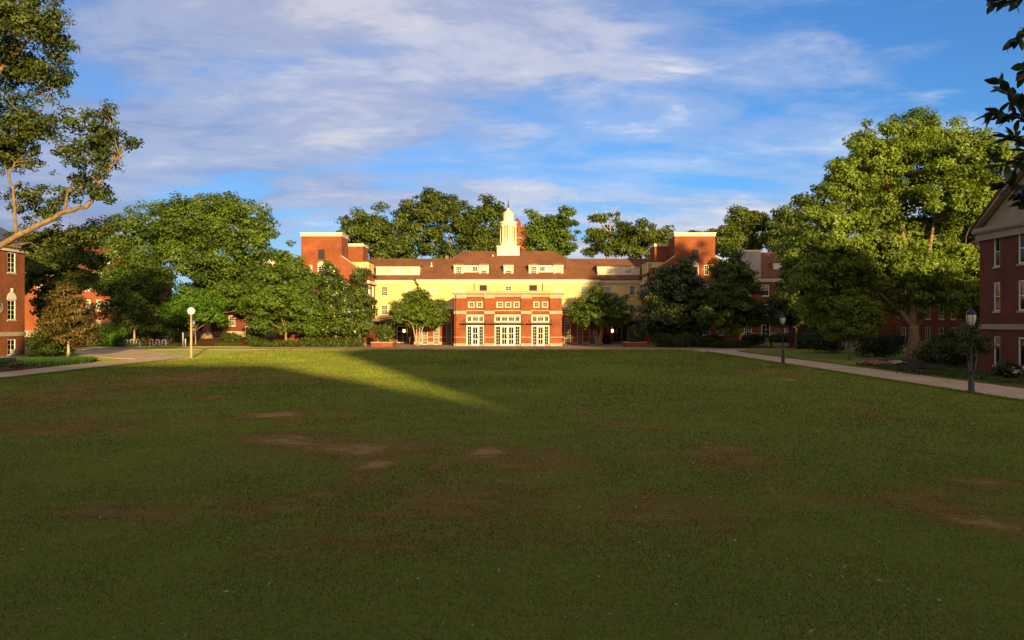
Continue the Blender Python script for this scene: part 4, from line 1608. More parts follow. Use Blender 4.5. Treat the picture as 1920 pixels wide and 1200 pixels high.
# the halls outside the picture that shade the lawn
def backing_halls():
    y1 = -14.0
    th = Thing('brick_hall', 'low-eaved brick hall behind the viewpoint, its shadow lies over the near lawn', 'building', (-28, -19, 0))
    x0, x1, y0 = -75.0, 18.4, -24.0
    zr, ze = 14.0, 4.0
    wl = []
    for k in range(15):
        for z in (0.9,):
            wl.append(W(2.5 + 6 * k, 3.7 + 6 * k, z, z + 2.3, 3, 4, 'dark'))
    facade(th, (x1, y1), (x0, y1), 0, ze, wl, 'brick_dark')
    m = MB()
    m.box(x0, x1 - 0.01, y0, y1 - 0.5, 0, ze - 0.01)
    th.part('side_wall', m, 'brick_dark')
    c = MB()
    c.box(x0 - 0.3, x1 - 0.02, y0 - 0.3, y1 + 0.35, ze + 0.003, ze + 0.3)
    th.part('cornice', c, 'trim_cream')
    r = MB()
    hip_roof(r, x0 - 0.5, x1 - 0.02, y0 - 0.5, y1 + 0.5, ze + 0.42, zr, x0 + 8, 7.8)
    th.part('roof', r, 'roof_brown')
    th = Thing('brick_hall', 'tall flat-roofed brick hall behind the viewpoint on the right', 'building', (42, -21, 0))
    x0, x1, ze = 18.6, 68.0, 18.6
    wl = []
    for k in range(11):
        for z in (0.9, 4.4, 7.9, 11.4, 14.9):
            wl.append(W(1.6 + 4.3 * k, 2.8 + 4.3 * k, z, z + 2.0, 3, 4, 'dark'))
    facade(th, (x1, y1), (x0, y1), 0, ze, wl, 'brick_dark')
    m = MB()
    m.box(x0, x1, -28, y1 - 0.5, 0, ze - 0.01)
    m.box(x0, x0 + 0.3, y1 - 0.49, y1 - 0.003, 0, ze - 0.01)
    th.part('side_wall', m, 'brick_dark')
    c = MB()
    c.box(x0 - 0.3, x1 + 0.3, -28.3, y1 + 0.35, ze + 0.003, ze + 0.3)
    th.part('cornice', c, 'trim_cream')
    c = MB()
    c.box(x0, x1, -28, y1, ze + 0.303, ze + 1.1)
    th.part('parapet', c, 'brick_dark')


backing_halls()

# the brick tower far behind the cupola
th = Thing('brick_tower', 'distant red brick tower with round turret peeping out right of the cupola', 'building', (4, 180, 0))
m = MB()
Yt = 180.0
m.box(X_(966, Yt), X_(1000, Yt), Yt, Yt + 6, 0, Z_(428, Yt))
m.box(X_(966, Yt) - 0.3, X_(1000, Yt) + 0.3, Yt - 0.3, Yt + 6.3, Z_(428, Yt), Z_(425.5, Yt))
for a, b in ((966, 974), (979, 986), (992, 1000)):
    m.box(X_(a, Yt), X_(b, Yt), Yt, Yt + 1, Z_(425.4, Yt), Z_(421, Yt))
th.part('wall', m, 'brick_orange')
m = MB()
m.lathe([(0.75, Z_(460, Yt)), (0.75, Z_(422, Yt)), (0.85, Z_(420, Yt)), (0.6, Z_(415, Yt)), (0.3, Z_(411, Yt)), (0.05, Z_(407, Yt))], X_(970, Yt), Yt - 0.5, 14)
th.part('turret', m, 'brick_orange')
m = MB()
m.box(X_(966, Yt) - 0.5, X_(978, Yt), Yt - 1.6, Yt - 0.003, Z_(448.5, Yt), Z_(446.8, Yt))
th.part('ledge', m, 'stone')
m = MB()
for px in (979, 988):
    m.box(X_(px, Yt), X_(px + 3, Yt), Yt - 0.05, Yt - 0.004, Z_(446, Yt), Z_(437, Yt))
th.part('louvre', m, 'louvre')


# ------------------------------------------------------------------ trees
def nvec(v):
    return v / np.maximum(np.linalg.norm(v, axis=-1, keepdims=True), 1e-9)


def leaf_quads(cen, nrm, size, rng, aspect=0.55, fold=0.12):
    """folded rhombic leaves; cen (n,3), nrm (n,3), size (n,)"""
    n = len(cen)
    r = nvec(rng.normal(size=(n, 3)))
    a = nvec(np.cross(nrm, r))
    b = np.cross(nrm, a)
    L = (size * 0.5)[:, None]
    Wd = (size * 0.5 * aspect)[:, None]
    up = nrm * (size * fold)[:, None]
    v = np.empty((n, 4, 3))
    v[:, 0] = cen - a * L
    v[:, 1] = cen + b * Wd + up
    v[:, 2] = cen + a * L
    v[:, 3] = cen - b * Wd + up
    f = np.arange(n * 4).reshape(n, 4)
    return v.reshape(-1, 3), f


def curve_pts(a, b, sag, n, rng, amp=0.06):
    a, b = np.asarray(a, float), np.asarray(b, float)
    L = np.linalg.norm(b - a)
    t = np.linspace(0, 1, n)[:, None]
    p = a * (1 - t) + b * t
    p[:, 2] += (sag * L * np.sin(np.pi * t))[:, 0]
    w = rng.normal(size=3) * amp * L
    p += w * np.sin(np.pi * t) + 0.4 * rng.normal(size=3) * amp * L * np.sin(2 * np.pi * t)
    return p


def make_tree(name, label, Y, base_px, lobes, trunk_r, fork_py, leaf_mat_, bark='bark_grey', leaf=0.22, n_leaf=14000,
              clump=0.9, seed=1, group=None, base_z=None, stems=1, limbs=None, depth=0.9, cat='tree', aspect=0.55,
              limb_lobes=True, hollow=0.5, xbase=None, twig_frac=1.0, flare=1.5, upright=0.35, grow=1.08):
    """lobes: (px, py, rx px, ry px[, dy m]) measured at depth Y; every lobe is an ellipsoid of foliage with depth"""
    rng = np.random.default_rng(seed)
    n_leaf = int(n_leaf * 1.3)
    bx = X_(base_px, Y) if xbase is None else xbase
    bz = gz(bx, Y) if base_z is None else base_z
    B = np.array([bx, Y, bz])
    k = Y / FPX
    lob = []
    allx = [l[0] for l in lobes]
    wid = (max(allx) - min(allx)) * k
    for i, l in enumerate(lobes):
        dy = l[4] if len(l) > 4 else rng.uniform(-0.5, 0.5) * max(wid * 0.55, l[2] * k * 0.8) * depth
        lob.append((X_(l[0], Y), Y + dy, Z_(l[1], Y), grow * l[2] * k, grow * (l[2] + l[3]) * 0.5 * k * depth, grow * l[3] * k))
    lob = np.array(lob)
    th = Thing(name, label, cat, tuple(B), 0, group)
    tm = MB()
    tips = []          # skeleton points to hang twigs on
    fz = Z_(fork_py, Y)
    fork = B + np.array([rng.normal() * 0.1, 0, fz - bz])
    forks = []
    if stems == 1:
        p = curve_pts(B - np.array([0, 0, 0.15]), fork, 0, 6, rng, 0.02)
        r = np.linspace(trunk_r, trunk_r * 0.72, 6)
        r[0] = trunk_r * flare
        r[1] = trunk_r * (1 + (flare - 1) * 0.25)
        tm.tube(p, list(r), 12, True)
        forks = [(fork, trunk_r * 0.7)]
    else:
        for s in range(stems):
            w = 2 * math.pi * s / stems + 0.4
            sp = (fz - bz) * 0.28
            e = fork + np.array([math.cos(w) * sp, math.sin(w) * sp, rng.uniform(-0.2, 0.3)])
            p = curve_pts(B + np.array([math.cos(w), math.sin(w), 0]) * trunk_r * 1.2 - np.array([0, 0, 0.1]), e, 0.0, 6, rng, 0.03)
            tm.tube(p, list(np.linspace(trunk_r, trunk_r * 0.7, 6)), 8, True)
            forks.append((e, trunk_r * 0.65))
    if limbs:
        for pts, r0, r1 in limbs:
            P3 = [np.array([X_(q[0], Y + (q[2] if len(q) > 2 else 0)), Y + (q[2] if len(q) > 2 else 0), Z_(q[1], Y + (q[2] if len(q) > 2 else 0))]) for q in pts]
            tt = np.linspace(0, 1, len(P3))
            ts = np.linspace(0, 1, len(P3) * 3)
            C = np.stack([np.interp(ts, tt, [p[i] for p in P3]) for i in range(3)], 1)
            C[1:-1] = 0.5 * C[1:-1] + 0.25 * (C[:-2] + C[2:])
            C[1:-1] += rng.normal(size=C[1:-1].shape) * 0.035
            tm.tube(C, list(np.linspace(r0, r1, len(C)) * rng.uniform(0.86, 1.16, len(C))), 9)
            for q in range(3, len(C) - 1):
                if rng.random() < 0.55:
                    e = C[q] + rng.normal(size=3) * np.array([0.5, 0.5, 0.35]) + np.array([0, 0, 0.35])
                    tm.tube(curve_pts(C[q], e, 0.1, 4, rng, 0.1), [0.035, 0.028, 0.02, 0.008], 5, False)
            for q, rr in zip(C[2:], np.linspace(r0, r1, len(C))[2:]):
                tips.append((q, rr))
    if limb_lobes:
        order = np.argsort(lob[:, 2])
        for i in order:
            c = lob[i, :3]
            st, r0 = min(forks, key=lambda f: np.linalg.norm(f[0][:2] - c[:2])) if stems > 1 else forks[0]
            if tips:
                # grow from the closest sensible point already there
                cand = [(np.linalg.norm(c - q) + 3.0 * max(0, q[2] - c[2]) + (0.0 if rr > 0.05 else 2.0), q, rr) for q, rr in tips]
                dmin = min(cand, key=lambda t: t[0])
                if dmin[0] < np.linalg.norm(c - st) * 0.8:
                    st, r0 = dmin[1], dmin[2] * 0.85
            L = np.linalg.norm(c - st)
            n = 7
            P3 = curve_pts(st, c, upright * 0.25, n, rng, 0.07)
            r0 = max(min(r0 * 0.72, 0.05 + L * 0.045), 0.035)
            rs = np.linspace(r0, max(r0 * 0.35, 0.02), n)
            tm.tube(P3, list(rs), 7)
            for q, rr in zip(P3[1:], rs[1:]):
                tips.append((q, rr))
    # clumps of leaves in the outer part of every lobe
    vol = (lob[:, 3] * lob[:, 4] * lob[:, 5]) ** (2 / 3)
    ncl = max(10, int(1.5 * np.sum(vol) * 4 / (clump ** 2) * 0.8))
    ncl = min(ncl, n_leaf // 14)
    pick = rng.choice(len(lob), ncl, p=vol / vol.sum())
    d = nvec(rng.normal(size=(ncl, 3)))
    rad = rng.random(ncl) ** (0.30 + 0.25 * (1 - hollow))
    cc = lob[pick, :3] + d * rad[:, None] * lob[pick, 3:6]
    cc = cc + rng.normal(size=(ncl, 3)) * 0.17 * lob[pick, 3:6]
    cs = 1.2 * clump * rng.uniform(0.55, 1.25, ncl)
    out = nvec(d / lob[pick, 3:6] * lob[pick, 3:6].mean())
    # twigs
    if tips:
        T = np.array([q for q, _ in tips])
        for i in range(ncl):
            if rng.random() > twig_frac * 0.6:
                continue
            dd = np.linalg.norm(T - cc[i], axis=1) + 1.2 * np.maximum(0, T[:, 2] - cc[i, 2])
            j = int(np.argmin(dd))
            r0 = min(tips[j][1] * 0.6, 0.035 + 0.012 * dd[j])
            tm.tube(curve_pts(T[j], cc[i], 0.06, 4, rng, 0.08), [r0, r0 * 0.75, r0 * 0.5, r0 * 0.25], 4, False)
    th.part('trunk', tm, bark, smooth=True)
    w = cs ** 2
    cnt = rng.multinomial(n_leaf, w / w.sum())
    idx = np.repeat(np.arange(ncl), cnt)
    n = len(idx)
    g = rng.normal(size=(n, 3))
    g = nvec(g) * (rng.random(n) ** 0.45)[:, None]
    g[:, 2] *= 0.62
    pos = cc[idx] + g * cs[idx][:, None]
    nr = nvec(0.55 * out[idx] + 0.35 * np.array([0, 0, 1.0]) + 0.48 * rng.normal(size=(n, 3)) + 0.75 * g)
    pos[:, 2] = np.maximum(pos[:, 2], bz + 0.12)
    size = 1.12 * leaf * rng.uniform(0.6, 1.35, n)
    v, f = leaf_quads(pos, nr, size, rng, aspect)
    tint = np.clip(0.5 + 0.22 * rng.normal(size=ncl)[idx] + 0.20 * rng.normal(size=n), 0, 1)
    me = fast_mesh('crown', v - B, f, leaf_mat_, {'tint': ('FACE', tint)})
    link('crown', me, th.o)
    return th


# -- great oak off the left edge, one limb reaching into the picture
make_tree('oak_tree', 'tall oak at the left edge with one bare pale limb reaching over the lawn', 48.0, -190,
          [(45, 40, 75, 50), (105, 80, 42, 40), (20, 115, 60, 40), (95, 145, 30, 24), (130, 62, 22, 26), (-40, 80, 80, 80),
           (40, 225, 55, 40), (92, 245, 32, 38), (5, 270, 50, 45), (-50, 220, 70, 80),
           (168, 242, 38, 34), (198, 262, 32, 24), (145, 285, 45, 36), (190, 300, 24, 20), (180, 212, 22, 24), (222, 256, 14, 10),
           (205, 368, 22, 14), (105, 335, 42, 28, 2.0), (30, 372, 50, 34, 2.2), (80, 428, 62, 22, 3.2), (140, 424, 34, 14, 3.0), (20, 445, 50, 22, 3.0), (6, 572, 20, 8, -1.0), (-120, 150, 90, 90)],
          0.62, 560, 'leaf_oak_dark', 'bark_oak', leaf=0.19, n_leaf=46000, clump=0.46, grow=1.22, seed=3, depth=0.7,
          limbs=[([(-185, 560), (-90, 510), (25, 446), (70, 422), (110, 402), (150, 390), (168, 386), (180, 355), (193, 335), (212, 305), (232, 292)], 0.21, 0.045),
                 ([(-185, 560), (-150, 400), (-110, 300), (-60, 200), (10, 120), (60, 70)], 0.40, 0.08),
                 ([(30, 440), (27, 400), (24, 350), (14, 330), (28, 305)], 0.10, 0.05),
                 ([(-120, 330), (-40, 290), (40, 250), (80, 240)], 0.2, 0.05),
                 ([(-60, 200), (20, 110), (60, 60), (75, 68)], 0.12, 0.03)], twig_frac=0.8, flare=1.4)

# -- big round tree on the left
make_tree('maple_tree', 'huge round-crowned green tree behind the globe lamp, thick trunk', 122.0, 388,
          [(370, 408, 52, 44), (310, 420, 44, 38), (440, 415, 50, 40), (482, 440, 36, 34), (262, 462, 40, 34), (345, 470, 62, 46),
           (425, 480, 62, 46), (290, 520, 54, 42), (240, 530, 36, 34), (370, 545, 60, 40), (460, 530, 46, 40), (234, 585, 30, 28), (285, 575, 44, 34), (288, 445, 40, 34), (252, 500, 42, 36), (228, 508, 22, 24), (262, 545, 40, 30), (320, 445, 40, 30), (305, 405, 44, 34), (262, 432, 36, 30), (415, 400, 40, 30),
           (330, 590, 40, 26), (420, 560, 44, 28)],
          0.82, 606, 'leaf_maple', 'bark_tan', leaf=0.42, n_leaf=62000, clump=1.15, seed=5, flare=1.35, depth=0.8)
make_tree('maple_tree', 'small bright green tree just behind the white globe lamp', 112.0, 366,
          [(350, 575, 34, 26), (385, 580, 30, 26), (365, 556, 28, 20), (335, 592, 22, 14), (400, 596, 20, 14)], 0.10, 622, 'leaf_bright', 'bark_tan', leaf=0.32,
          n_leaf=9000, clump=0.75, seed=6)
make_tree('maple_tree', 'slim tree with straight pale trunk among the bicycles', 110.0, 253,
          [(250, 585, 34, 26), (232, 600, 22, 18), (272, 600, 24, 18), (252, 565, 24, 16)], 0.15, 606, 'leaf_oak', 'bark_pale', leaf=0.30, n_leaf=8000, clump=0.7, seed=7, flare=1.1)
make_tree('magnolia_tree', 'small magnolia with coppery brown leaves beside the left brick hall', 74.0, 126,
          [(128, 568, 30, 24), (108, 592, 26, 22), (148, 592, 28, 24), (128, 600, 36, 26), (150, 620, 28, 22), (104, 618, 24, 20), (128, 548, 18, 14), (128, 630, 34, 14)],
          0.13, 632, 'leaf_bronze', 'bark_pale', leaf=0.24, n_leaf=14000, clump=0.5, seed=8, flare=1.1)
make_tree('oak_tree', 'leafy dark oak rising behind the left brick hall', 88.0, 88,
          [(80, 470, 44, 32), (130, 480, 36, 28), (60, 520, 30, 40), (105, 530, 36, 34), (150, 515, 26, 24), (85, 580, 30, 36), (140, 450, 26, 18), (165, 488, 18, 16)],
          0.36, 590, 'leaf_oak', 'bark_grey', leaf=0.34, n_leaf=17000, clump=0.8, seed=9)
make_tree('maple_tree', 'broad green maple in front of the left brick wing, straight trunk', 106.5, 537,
          [(530, 495, 34, 28), (505, 520, 36, 28), (560, 525, 34, 28), (535, 555, 56, 34), (495, 570, 34, 26), (580, 575, 30, 30), (530, 600, 56, 24), (485, 605, 22, 16), (590, 605, 18, 18), (520, 478, 18, 12)],
          0.17, 618, 'leaf_maple', 'bark_tan', leaf=0.34, n_leaf=22000, clump=0.8, seed=10, flare=1.1)
make_tree('magnolia_tree', 'pointed magnolia in front of the left tower gable', 108.5, 631,
          [(622, 502, 10, 16), (622, 525, 18, 18), (628, 555, 32, 24), (612, 580, 28, 26), (645, 585, 36, 28), (635, 610, 34, 20)],
          0.16, 622, 'leaf_magnolia', 'bark_tan', leaf=0.32, n_leaf=14000, clump=0.7, seed=12, flare=1.1)
make_tree('magnolia_tree', 'dark magnolia leaning on the corner between left wing and cream hall', 110.0, 674,
          [(675, 520, 9, 14), (672, 545, 16, 18), (674, 575, 24, 26), (680, 605, 20, 22), (664, 605, 16, 20)],
          0.14, 625, 'leaf_magnolia', 'bark_tan', leaf=0.32, n_leaf=9000, clump=0.65, seed=13, flare=1.1)
make_tree('crape_myrtle', 'spreading many-stemmed tree left of the brick pavilion', 110.0, 783,
          [(785, 565, 34, 18), (760, 578, 26, 16), (808, 580, 26, 16), (785, 595, 46, 16), (750, 598, 18, 10), (820, 600, 16, 10), (790, 550, 16, 8)],
          0.09, 612, 'leaf_myrtle', 'bark_pale', leaf=0.26, n_leaf=12000, clump=0.6, seed=14, stems=4)
make_tree('crape_myrtle', 'spreading many-stemmed shaded tree right of the brick pavilion', 110.0, 1122,
          [(1122, 562, 36, 18), (1095, 576, 28, 16), (1148, 576, 28, 18), (1122, 594, 50, 16), (1085, 596, 20, 12), (1160, 598, 18, 12), (1120, 545, 16, 8)],
          0.09, 612, 'leaf_myrtle', 'bark_pale', leaf=0.26, n_leaf=13000, clump=0.6, seed=15, stems=4)
make_tree('magnolia_tree', 'wide dark magnolia with skirts to the ground before the right tower gable', 106.0, 1258,
          [(1282, 498, 16, 16), (1270, 525, 30, 26), (1235, 530, 22, 22), (1250, 560, 44, 30), (1300, 560, 32, 34), (1235, 590, 34, 26), (1290, 600, 36, 28), (1250, 615, 42, 16), (1222, 560, 16, 22)],
          0.24, 628, 'leaf_magnolia', 'bark_grey', leaf=0.34, n_leaf=24000, clump=0.8, seed=16)
make_tree('maple_tree', 'upright green maple on the right with thin trunk by the plaza', 101.0, 1373,
          [(1372, 500, 22, 24), (1355, 525, 28, 26), (1392, 530, 26, 28), (1372, 560, 50, 30), (1340, 585, 28, 22), (1405, 585, 28, 24), (1372, 605, 48, 16)],
          0.15, 618, 'leaf_maple', 'bark_grey', leaf=0.32, n_leaf=20000, clump=0.75, seed=17, flare=1.1)
make_tree('maple_tree', 'dark round tree behind the far black lamp post', 96.0, 1493,
          [(1490, 540, 40, 30), (1465, 565, 30, 26), (1515, 565, 28, 26), (1490, 590, 46, 22), (1460, 595, 22, 16), (1500, 515, 26, 18)],
          0.19, 616, 'leaf_dark', 'bark_grey', leaf=0.30, n_leaf=15000, clump=0.75, seed=18, flare=1.1)
# -- the great tree on the right
make_tree('elm_tree', 'great spreading pale green tree on the right with thick forked trunk', 69.0, 1712,
          [(1700, 262, 52, 36), (1785, 255, 52, 36), (1635, 280, 46, 36), (1832, 300, 34, 34), (1580, 345, 42, 36), (1720, 330, 70, 46), (1805, 360, 44, 46),
           (1655, 385, 74, 46), (1560, 420, 46, 36), (1745, 430, 72, 46), (1530, 465, 36, 32), (1620, 480, 66, 40), (1700, 500, 76, 40), (1548, 525, 44, 30),
           (1800, 480, 46, 40), (1640, 550, 60, 28), (1755, 555, 58, 26), (1565, 575, 36, 20), (1820, 540, 34, 26), (1850, 340, 20, 24), (1765, 375, 50, 40), (1760, 310, 40, 34), (1600, 322, 42, 36), (1542, 402, 40, 36), (1505, 470, 26, 28), (1665, 300, 44, 34), (1525, 512, 34, 32), (1545, 588, 38, 24), (1600, 592, 34, 20)],
          0.52, 606, 'leaf_elm', 'bark_tan', leaf=0.27, n_leaf=112000, clump=0.8, seed=19, grow=1.18, flare=1.5, depth=0.75, hollow=0.42, upright=0.5,
          limbs=[([(1708, 610), (1694, 590), (1672, 572), (1640, 540), (1590, 500)], 0.24, 0.07),
                 ([(1712, 610), (1712, 560), (1704, 500), (1690, 420), (1660, 330)], 0.36, 0.06),
                 ([(1714, 612), (1722, 575), (1735, 500), (1755, 400), (1790, 290)], 0.33, 0.05),
                 ([(1718, 614), (1733, 590), (1745, 560), (1775, 520), (1810, 470)], 0.22, 0.06),
                 ([(1698, 470), (1660, 440), (1610, 420), (1560, 425)], 0.14, 0.05)])
make_tree('elm_tree', 'young light green tree with thin straight trunk right of the path', 68.0, 1592,
          [(1592, 580, 30, 22), (1572, 600, 24, 20), (1615, 602, 26, 22), (1592, 620, 38, 14), (1592, 560, 20, 14)],
          0.10, 638, 'leaf_elm', 'bark_grey', leaf=0.22, n_leaf=9000, clump=0.55, seed=20, flare=1.1)
make_tree('elm_tree', 'tall tree behind the great tree, over the right pediment', 78.0, 1850,
          [(1838, 330, 34, 34), (1870, 370, 36, 36), (1830, 420, 40, 40), (1880, 440, 40, 40), (1840, 500, 40, 36), (1800, 540, 40, 30), (1830, 570, 30, 26)],
          0.35, 590, 'leaf_oak', 'bark_grey', leaf=0.32, n_leaf=18000, clump=0.8, seed=21)
make_tree('crape_myrtle', 'small dark many-stemmed tree behind the near black lamp post', 45.0, 1822,
          [(1822, 640, 22, 18), (1805, 650, 16, 12), (1838, 652, 14, 12), (1820, 615, 14, 12)],
          0.035, 672, 'leaf_dark', 'bark_grey', leaf=0.11, n_leaf=2600, clump=0.28, seed=22, stems=3)

# -- trees behind the hall
BG = 'trees behind the hall'
make_tree('oak_tree', 'rounded tree behind the hall, right of the left tower', 150, 700,
          [(690, 420, 34, 28), (665, 430, 26, 24), (720, 440, 34, 30), (690, 460, 50, 26), (750, 468, 28, 24)], 0.5, 500, 'leaf_oak', leaf=0.5, n_leaf=14000, clump=1.3, seed=31, group=BG)
make_tree('oak_tree', 'tallest tree behind the hall, high open crown left of the cupola', 156, 840,
          [(815, 388, 40, 26), (768, 405, 26, 22), (860, 405, 34, 26), (790, 430, 40, 30), (840, 440, 44, 28), (880, 425, 24, 26), (760, 455, 30, 22), (820, 470, 40, 18)],
          0.55, 480, 'leaf_oak', 'bark_tan', leaf=0.5, n_leaf=17000, clump=1.25, seed=32, hollow=0.6, group=BG)
make_tree('oak_tree', 'tree behind the hall touching the left side of the cupola', 160, 912,
          [(910, 398, 26, 22), (930, 410, 18, 16), (905, 435, 32, 26), (930, 450, 26, 22), (890, 460, 30, 16)], 0.45, 485, 'leaf_oak', leaf=0.5, n_leaf=10000, clump=1.2, seed=33, group=BG)
make_tree('oak_tree', 'loose green tree behind the hall, right of the cupola', 152, 1040,
          [(1000, 412, 18, 16), (1030, 425, 26, 24), (1058, 412, 22, 20), (1010, 450, 24, 22), (1060, 445, 22, 24), (1035, 470, 34, 14)], 0.4, 490, 'leaf_myrtle', 'bark_tan', leaf=0.48,
          n_leaf=10000, clump=1.15, seed=34, hollow=0.6, group=BG)
make_tree('oak_tree', 'half-bare tree with dead pale branches behind the hall', 150, 1140,
          [(1118, 408, 16, 8), (1150, 404, 12, 8), (1128, 440, 24, 18), (1110, 465, 18, 16), (1150, 460, 26, 20), (1165, 430, 10, 8)], 0.38, 478, 'leaf_oak', 'bark_pale', leaf=0.42,
          n_leaf=5200, clump=1.0, seed=35, group=BG,
          limbs=[([(1140, 480), (1146, 440), (1142, 410), (1150, 388)], .2, .03), ([(1146, 440), (1128, 420), (1118, 395), (1112, 388)], .12, .02), ([(1144, 430), (1165, 405), (1180, 398)], .1, .02),
                 ([(1146, 420), (1136, 395), (1132, 384)], .08, .02), ([(1142, 450), (1120, 440), (1102, 415)], .11, .02), ([(1150, 440), (1172, 425), (1188, 402)], .1, .02), ([(1148, 405), (1156, 390), (1163, 386)], .06, .015)])
make_tree('oak_tree', 'dense round tree behind the hall, left of the right tower', 150, 1212,
          [(1205, 438, 34, 20), (1235, 452, 26, 18), (1180, 455, 24, 20), (1210, 470, 46, 18), (1250, 470, 22, 16)], 0.45, 492, 'leaf_oak', 'bark_tan', leaf=0.46, n_leaf=11000, clump=1.15, seed=36, group=BG)
make_tree('oak_tree', 'low tree top showing above the right tower', 165, 1320, [(1310, 440, 22, 9), (1340, 442, 20, 10), (1325, 460, 40, 18)], 0.4, 500, 'leaf_oak', leaf=0.5, n_leaf=5000, clump=1.1, seed=37, group=BG)
make_tree('oak_tree', 'open tree behind the right tower, dark foliage', 145, 1400,
          [(1400, 408, 28, 20), (1372, 425, 20, 18), (1425, 425, 26, 22), (1385, 450, 36, 22), (1425, 455, 34, 20), (1355, 458, 18, 16)], 0.42, 482, 'leaf_oak', leaf=0.46, n_leaf=10000, clump=1.1, seed=38, hollow=0.6, group=BG)
make_tree('oak_tree', 'dark tree behind the right block, beside the great tree', 140, 1475,
          [(1470, 408, 28, 18), (1495, 425, 26, 24), (1460, 440, 30, 24), (1490, 462, 36, 24), (1520, 440, 26, 30), (1530, 480, 30, 30)], 0.42, 500, 'leaf_oak', leaf=0.44, n_leaf=11000, clump=1.1, seed=39, group=BG)
make_tree('oak_tree', 'small tree top above the far left roof', 165, 200, [(200, 462, 20, 10), (170, 460, 22, 16), (130, 455, 30, 20)], 0.4, 520, 'leaf_maple', leaf=0.5, n_leaf=4500, clump=1.1, seed=40)
# unseen dense magnolias, added beside and behind the viewpoint to darken the near lawn
for i, (x, y, hgt, r) in enumerate([(-13, -5, 11, 4.5), (-2, -9, 10, 4.0), (27, -6, 12, 5.0)]):
    P_ = MB()
    C_ = [(0, 0, .62, .55), (-.4, .2, .45, .42), (.4, -.2, .45, .42), (.1, .4, .5, .36), (-.2, -.4, .5, .34), (0, 0, .8, .36)]
    rg = np.random.default_rng(300 + i)
    th = Thing('magnolia_tree', ['dense magnolia behind the viewpoint on the left', 'dense magnolia right behind the viewpoint', 'dense magnolia behind the viewpoint on the right'][i], 'tree', (x, y, 0))
    P_.tube([(0, 0, -0.1), (0.1, 0, hgt * 0.4), (0, 0.1, hgt * 0.9)], [0.3, 0.22, 0.05], 9)
    for a, b, c, q in C_:
        P_.tube([(0.05, 0, hgt * 0.3), (a * r * 0.6, b * r * 0.6, hgt * c * 0.85), (a * r, b * r, hgt * c)], [0.12, 0.08, 0.03], 6)
    th.part('trunk', P_, 'bark_grey', world=False, smooth=True)
    n = 9000
    pk = rg.integers(0, len(C_), n)
    d = nvec(rg.normal(size=(n, 3)))
    A = np.array(C_)
    pos = np.stack([A[pk, 0] * r, A[pk, 1] * r, A[pk, 2] * hgt], 1) + d * (rg.random(n) ** 0.4)[:, None] * A[pk, 3:4] * np.array([r, r, r * 0.9]) * 1.3
    pos[:, 2] = np.maximum(pos[:, 2], 0.6)
    v, f = leaf_quads(pos, nvec(d + 0.5 * rg.normal(size=(n, 3)) + [0, 0, .4]), rg.uniform(0.25, 0.45, n), rg)
    link('crown', fast_mesh('crown', v, f, 'leaf_magnolia', {'tint': ('FACE', rg.random(n))}), th.o)
# tall trees right of the picture, they throw the shade on the right wing
for i, (x, y, hgt, r) in enumerate([(50, 66, 24, 6.0), (58, 60, 28, 7.0), (66, 62, 28, 7.5), (76, 64, 27, 7.5)]):
    k = FPX / y
    p0 = CX + x * k
    lobs = [(p0 + dx * k, HZ - (hgt - dz - HC) * k, r * s * k, r * s * 0.8 * k) for dx, dz, s in
            ((0, 4.2, .62), (-2.8, 6.8, .6), (2.8, 6.8, .6), (0, 8.5, .75), (-3, 11, .55), (3, 11, .55), (0, 12, .6), (-3, 15, .6), (3, 15, .6), (0, 17, .6), (0, 20.5, .55))]
    make_tree('oak_tree', ['tall oak out of the picture on the right, nearest the great tree', 'highest oak out of the picture on the right',
                           'third oak out of the picture on the right', 'farthest oak out of the picture on the right'][i], y, 0, lobs, 0.45,
              HZ - (5 - HC) * k, 'leaf_oak', leaf=0.75, n_leaf=14000, clump=1.5, seed=50 + i, xbase=x)


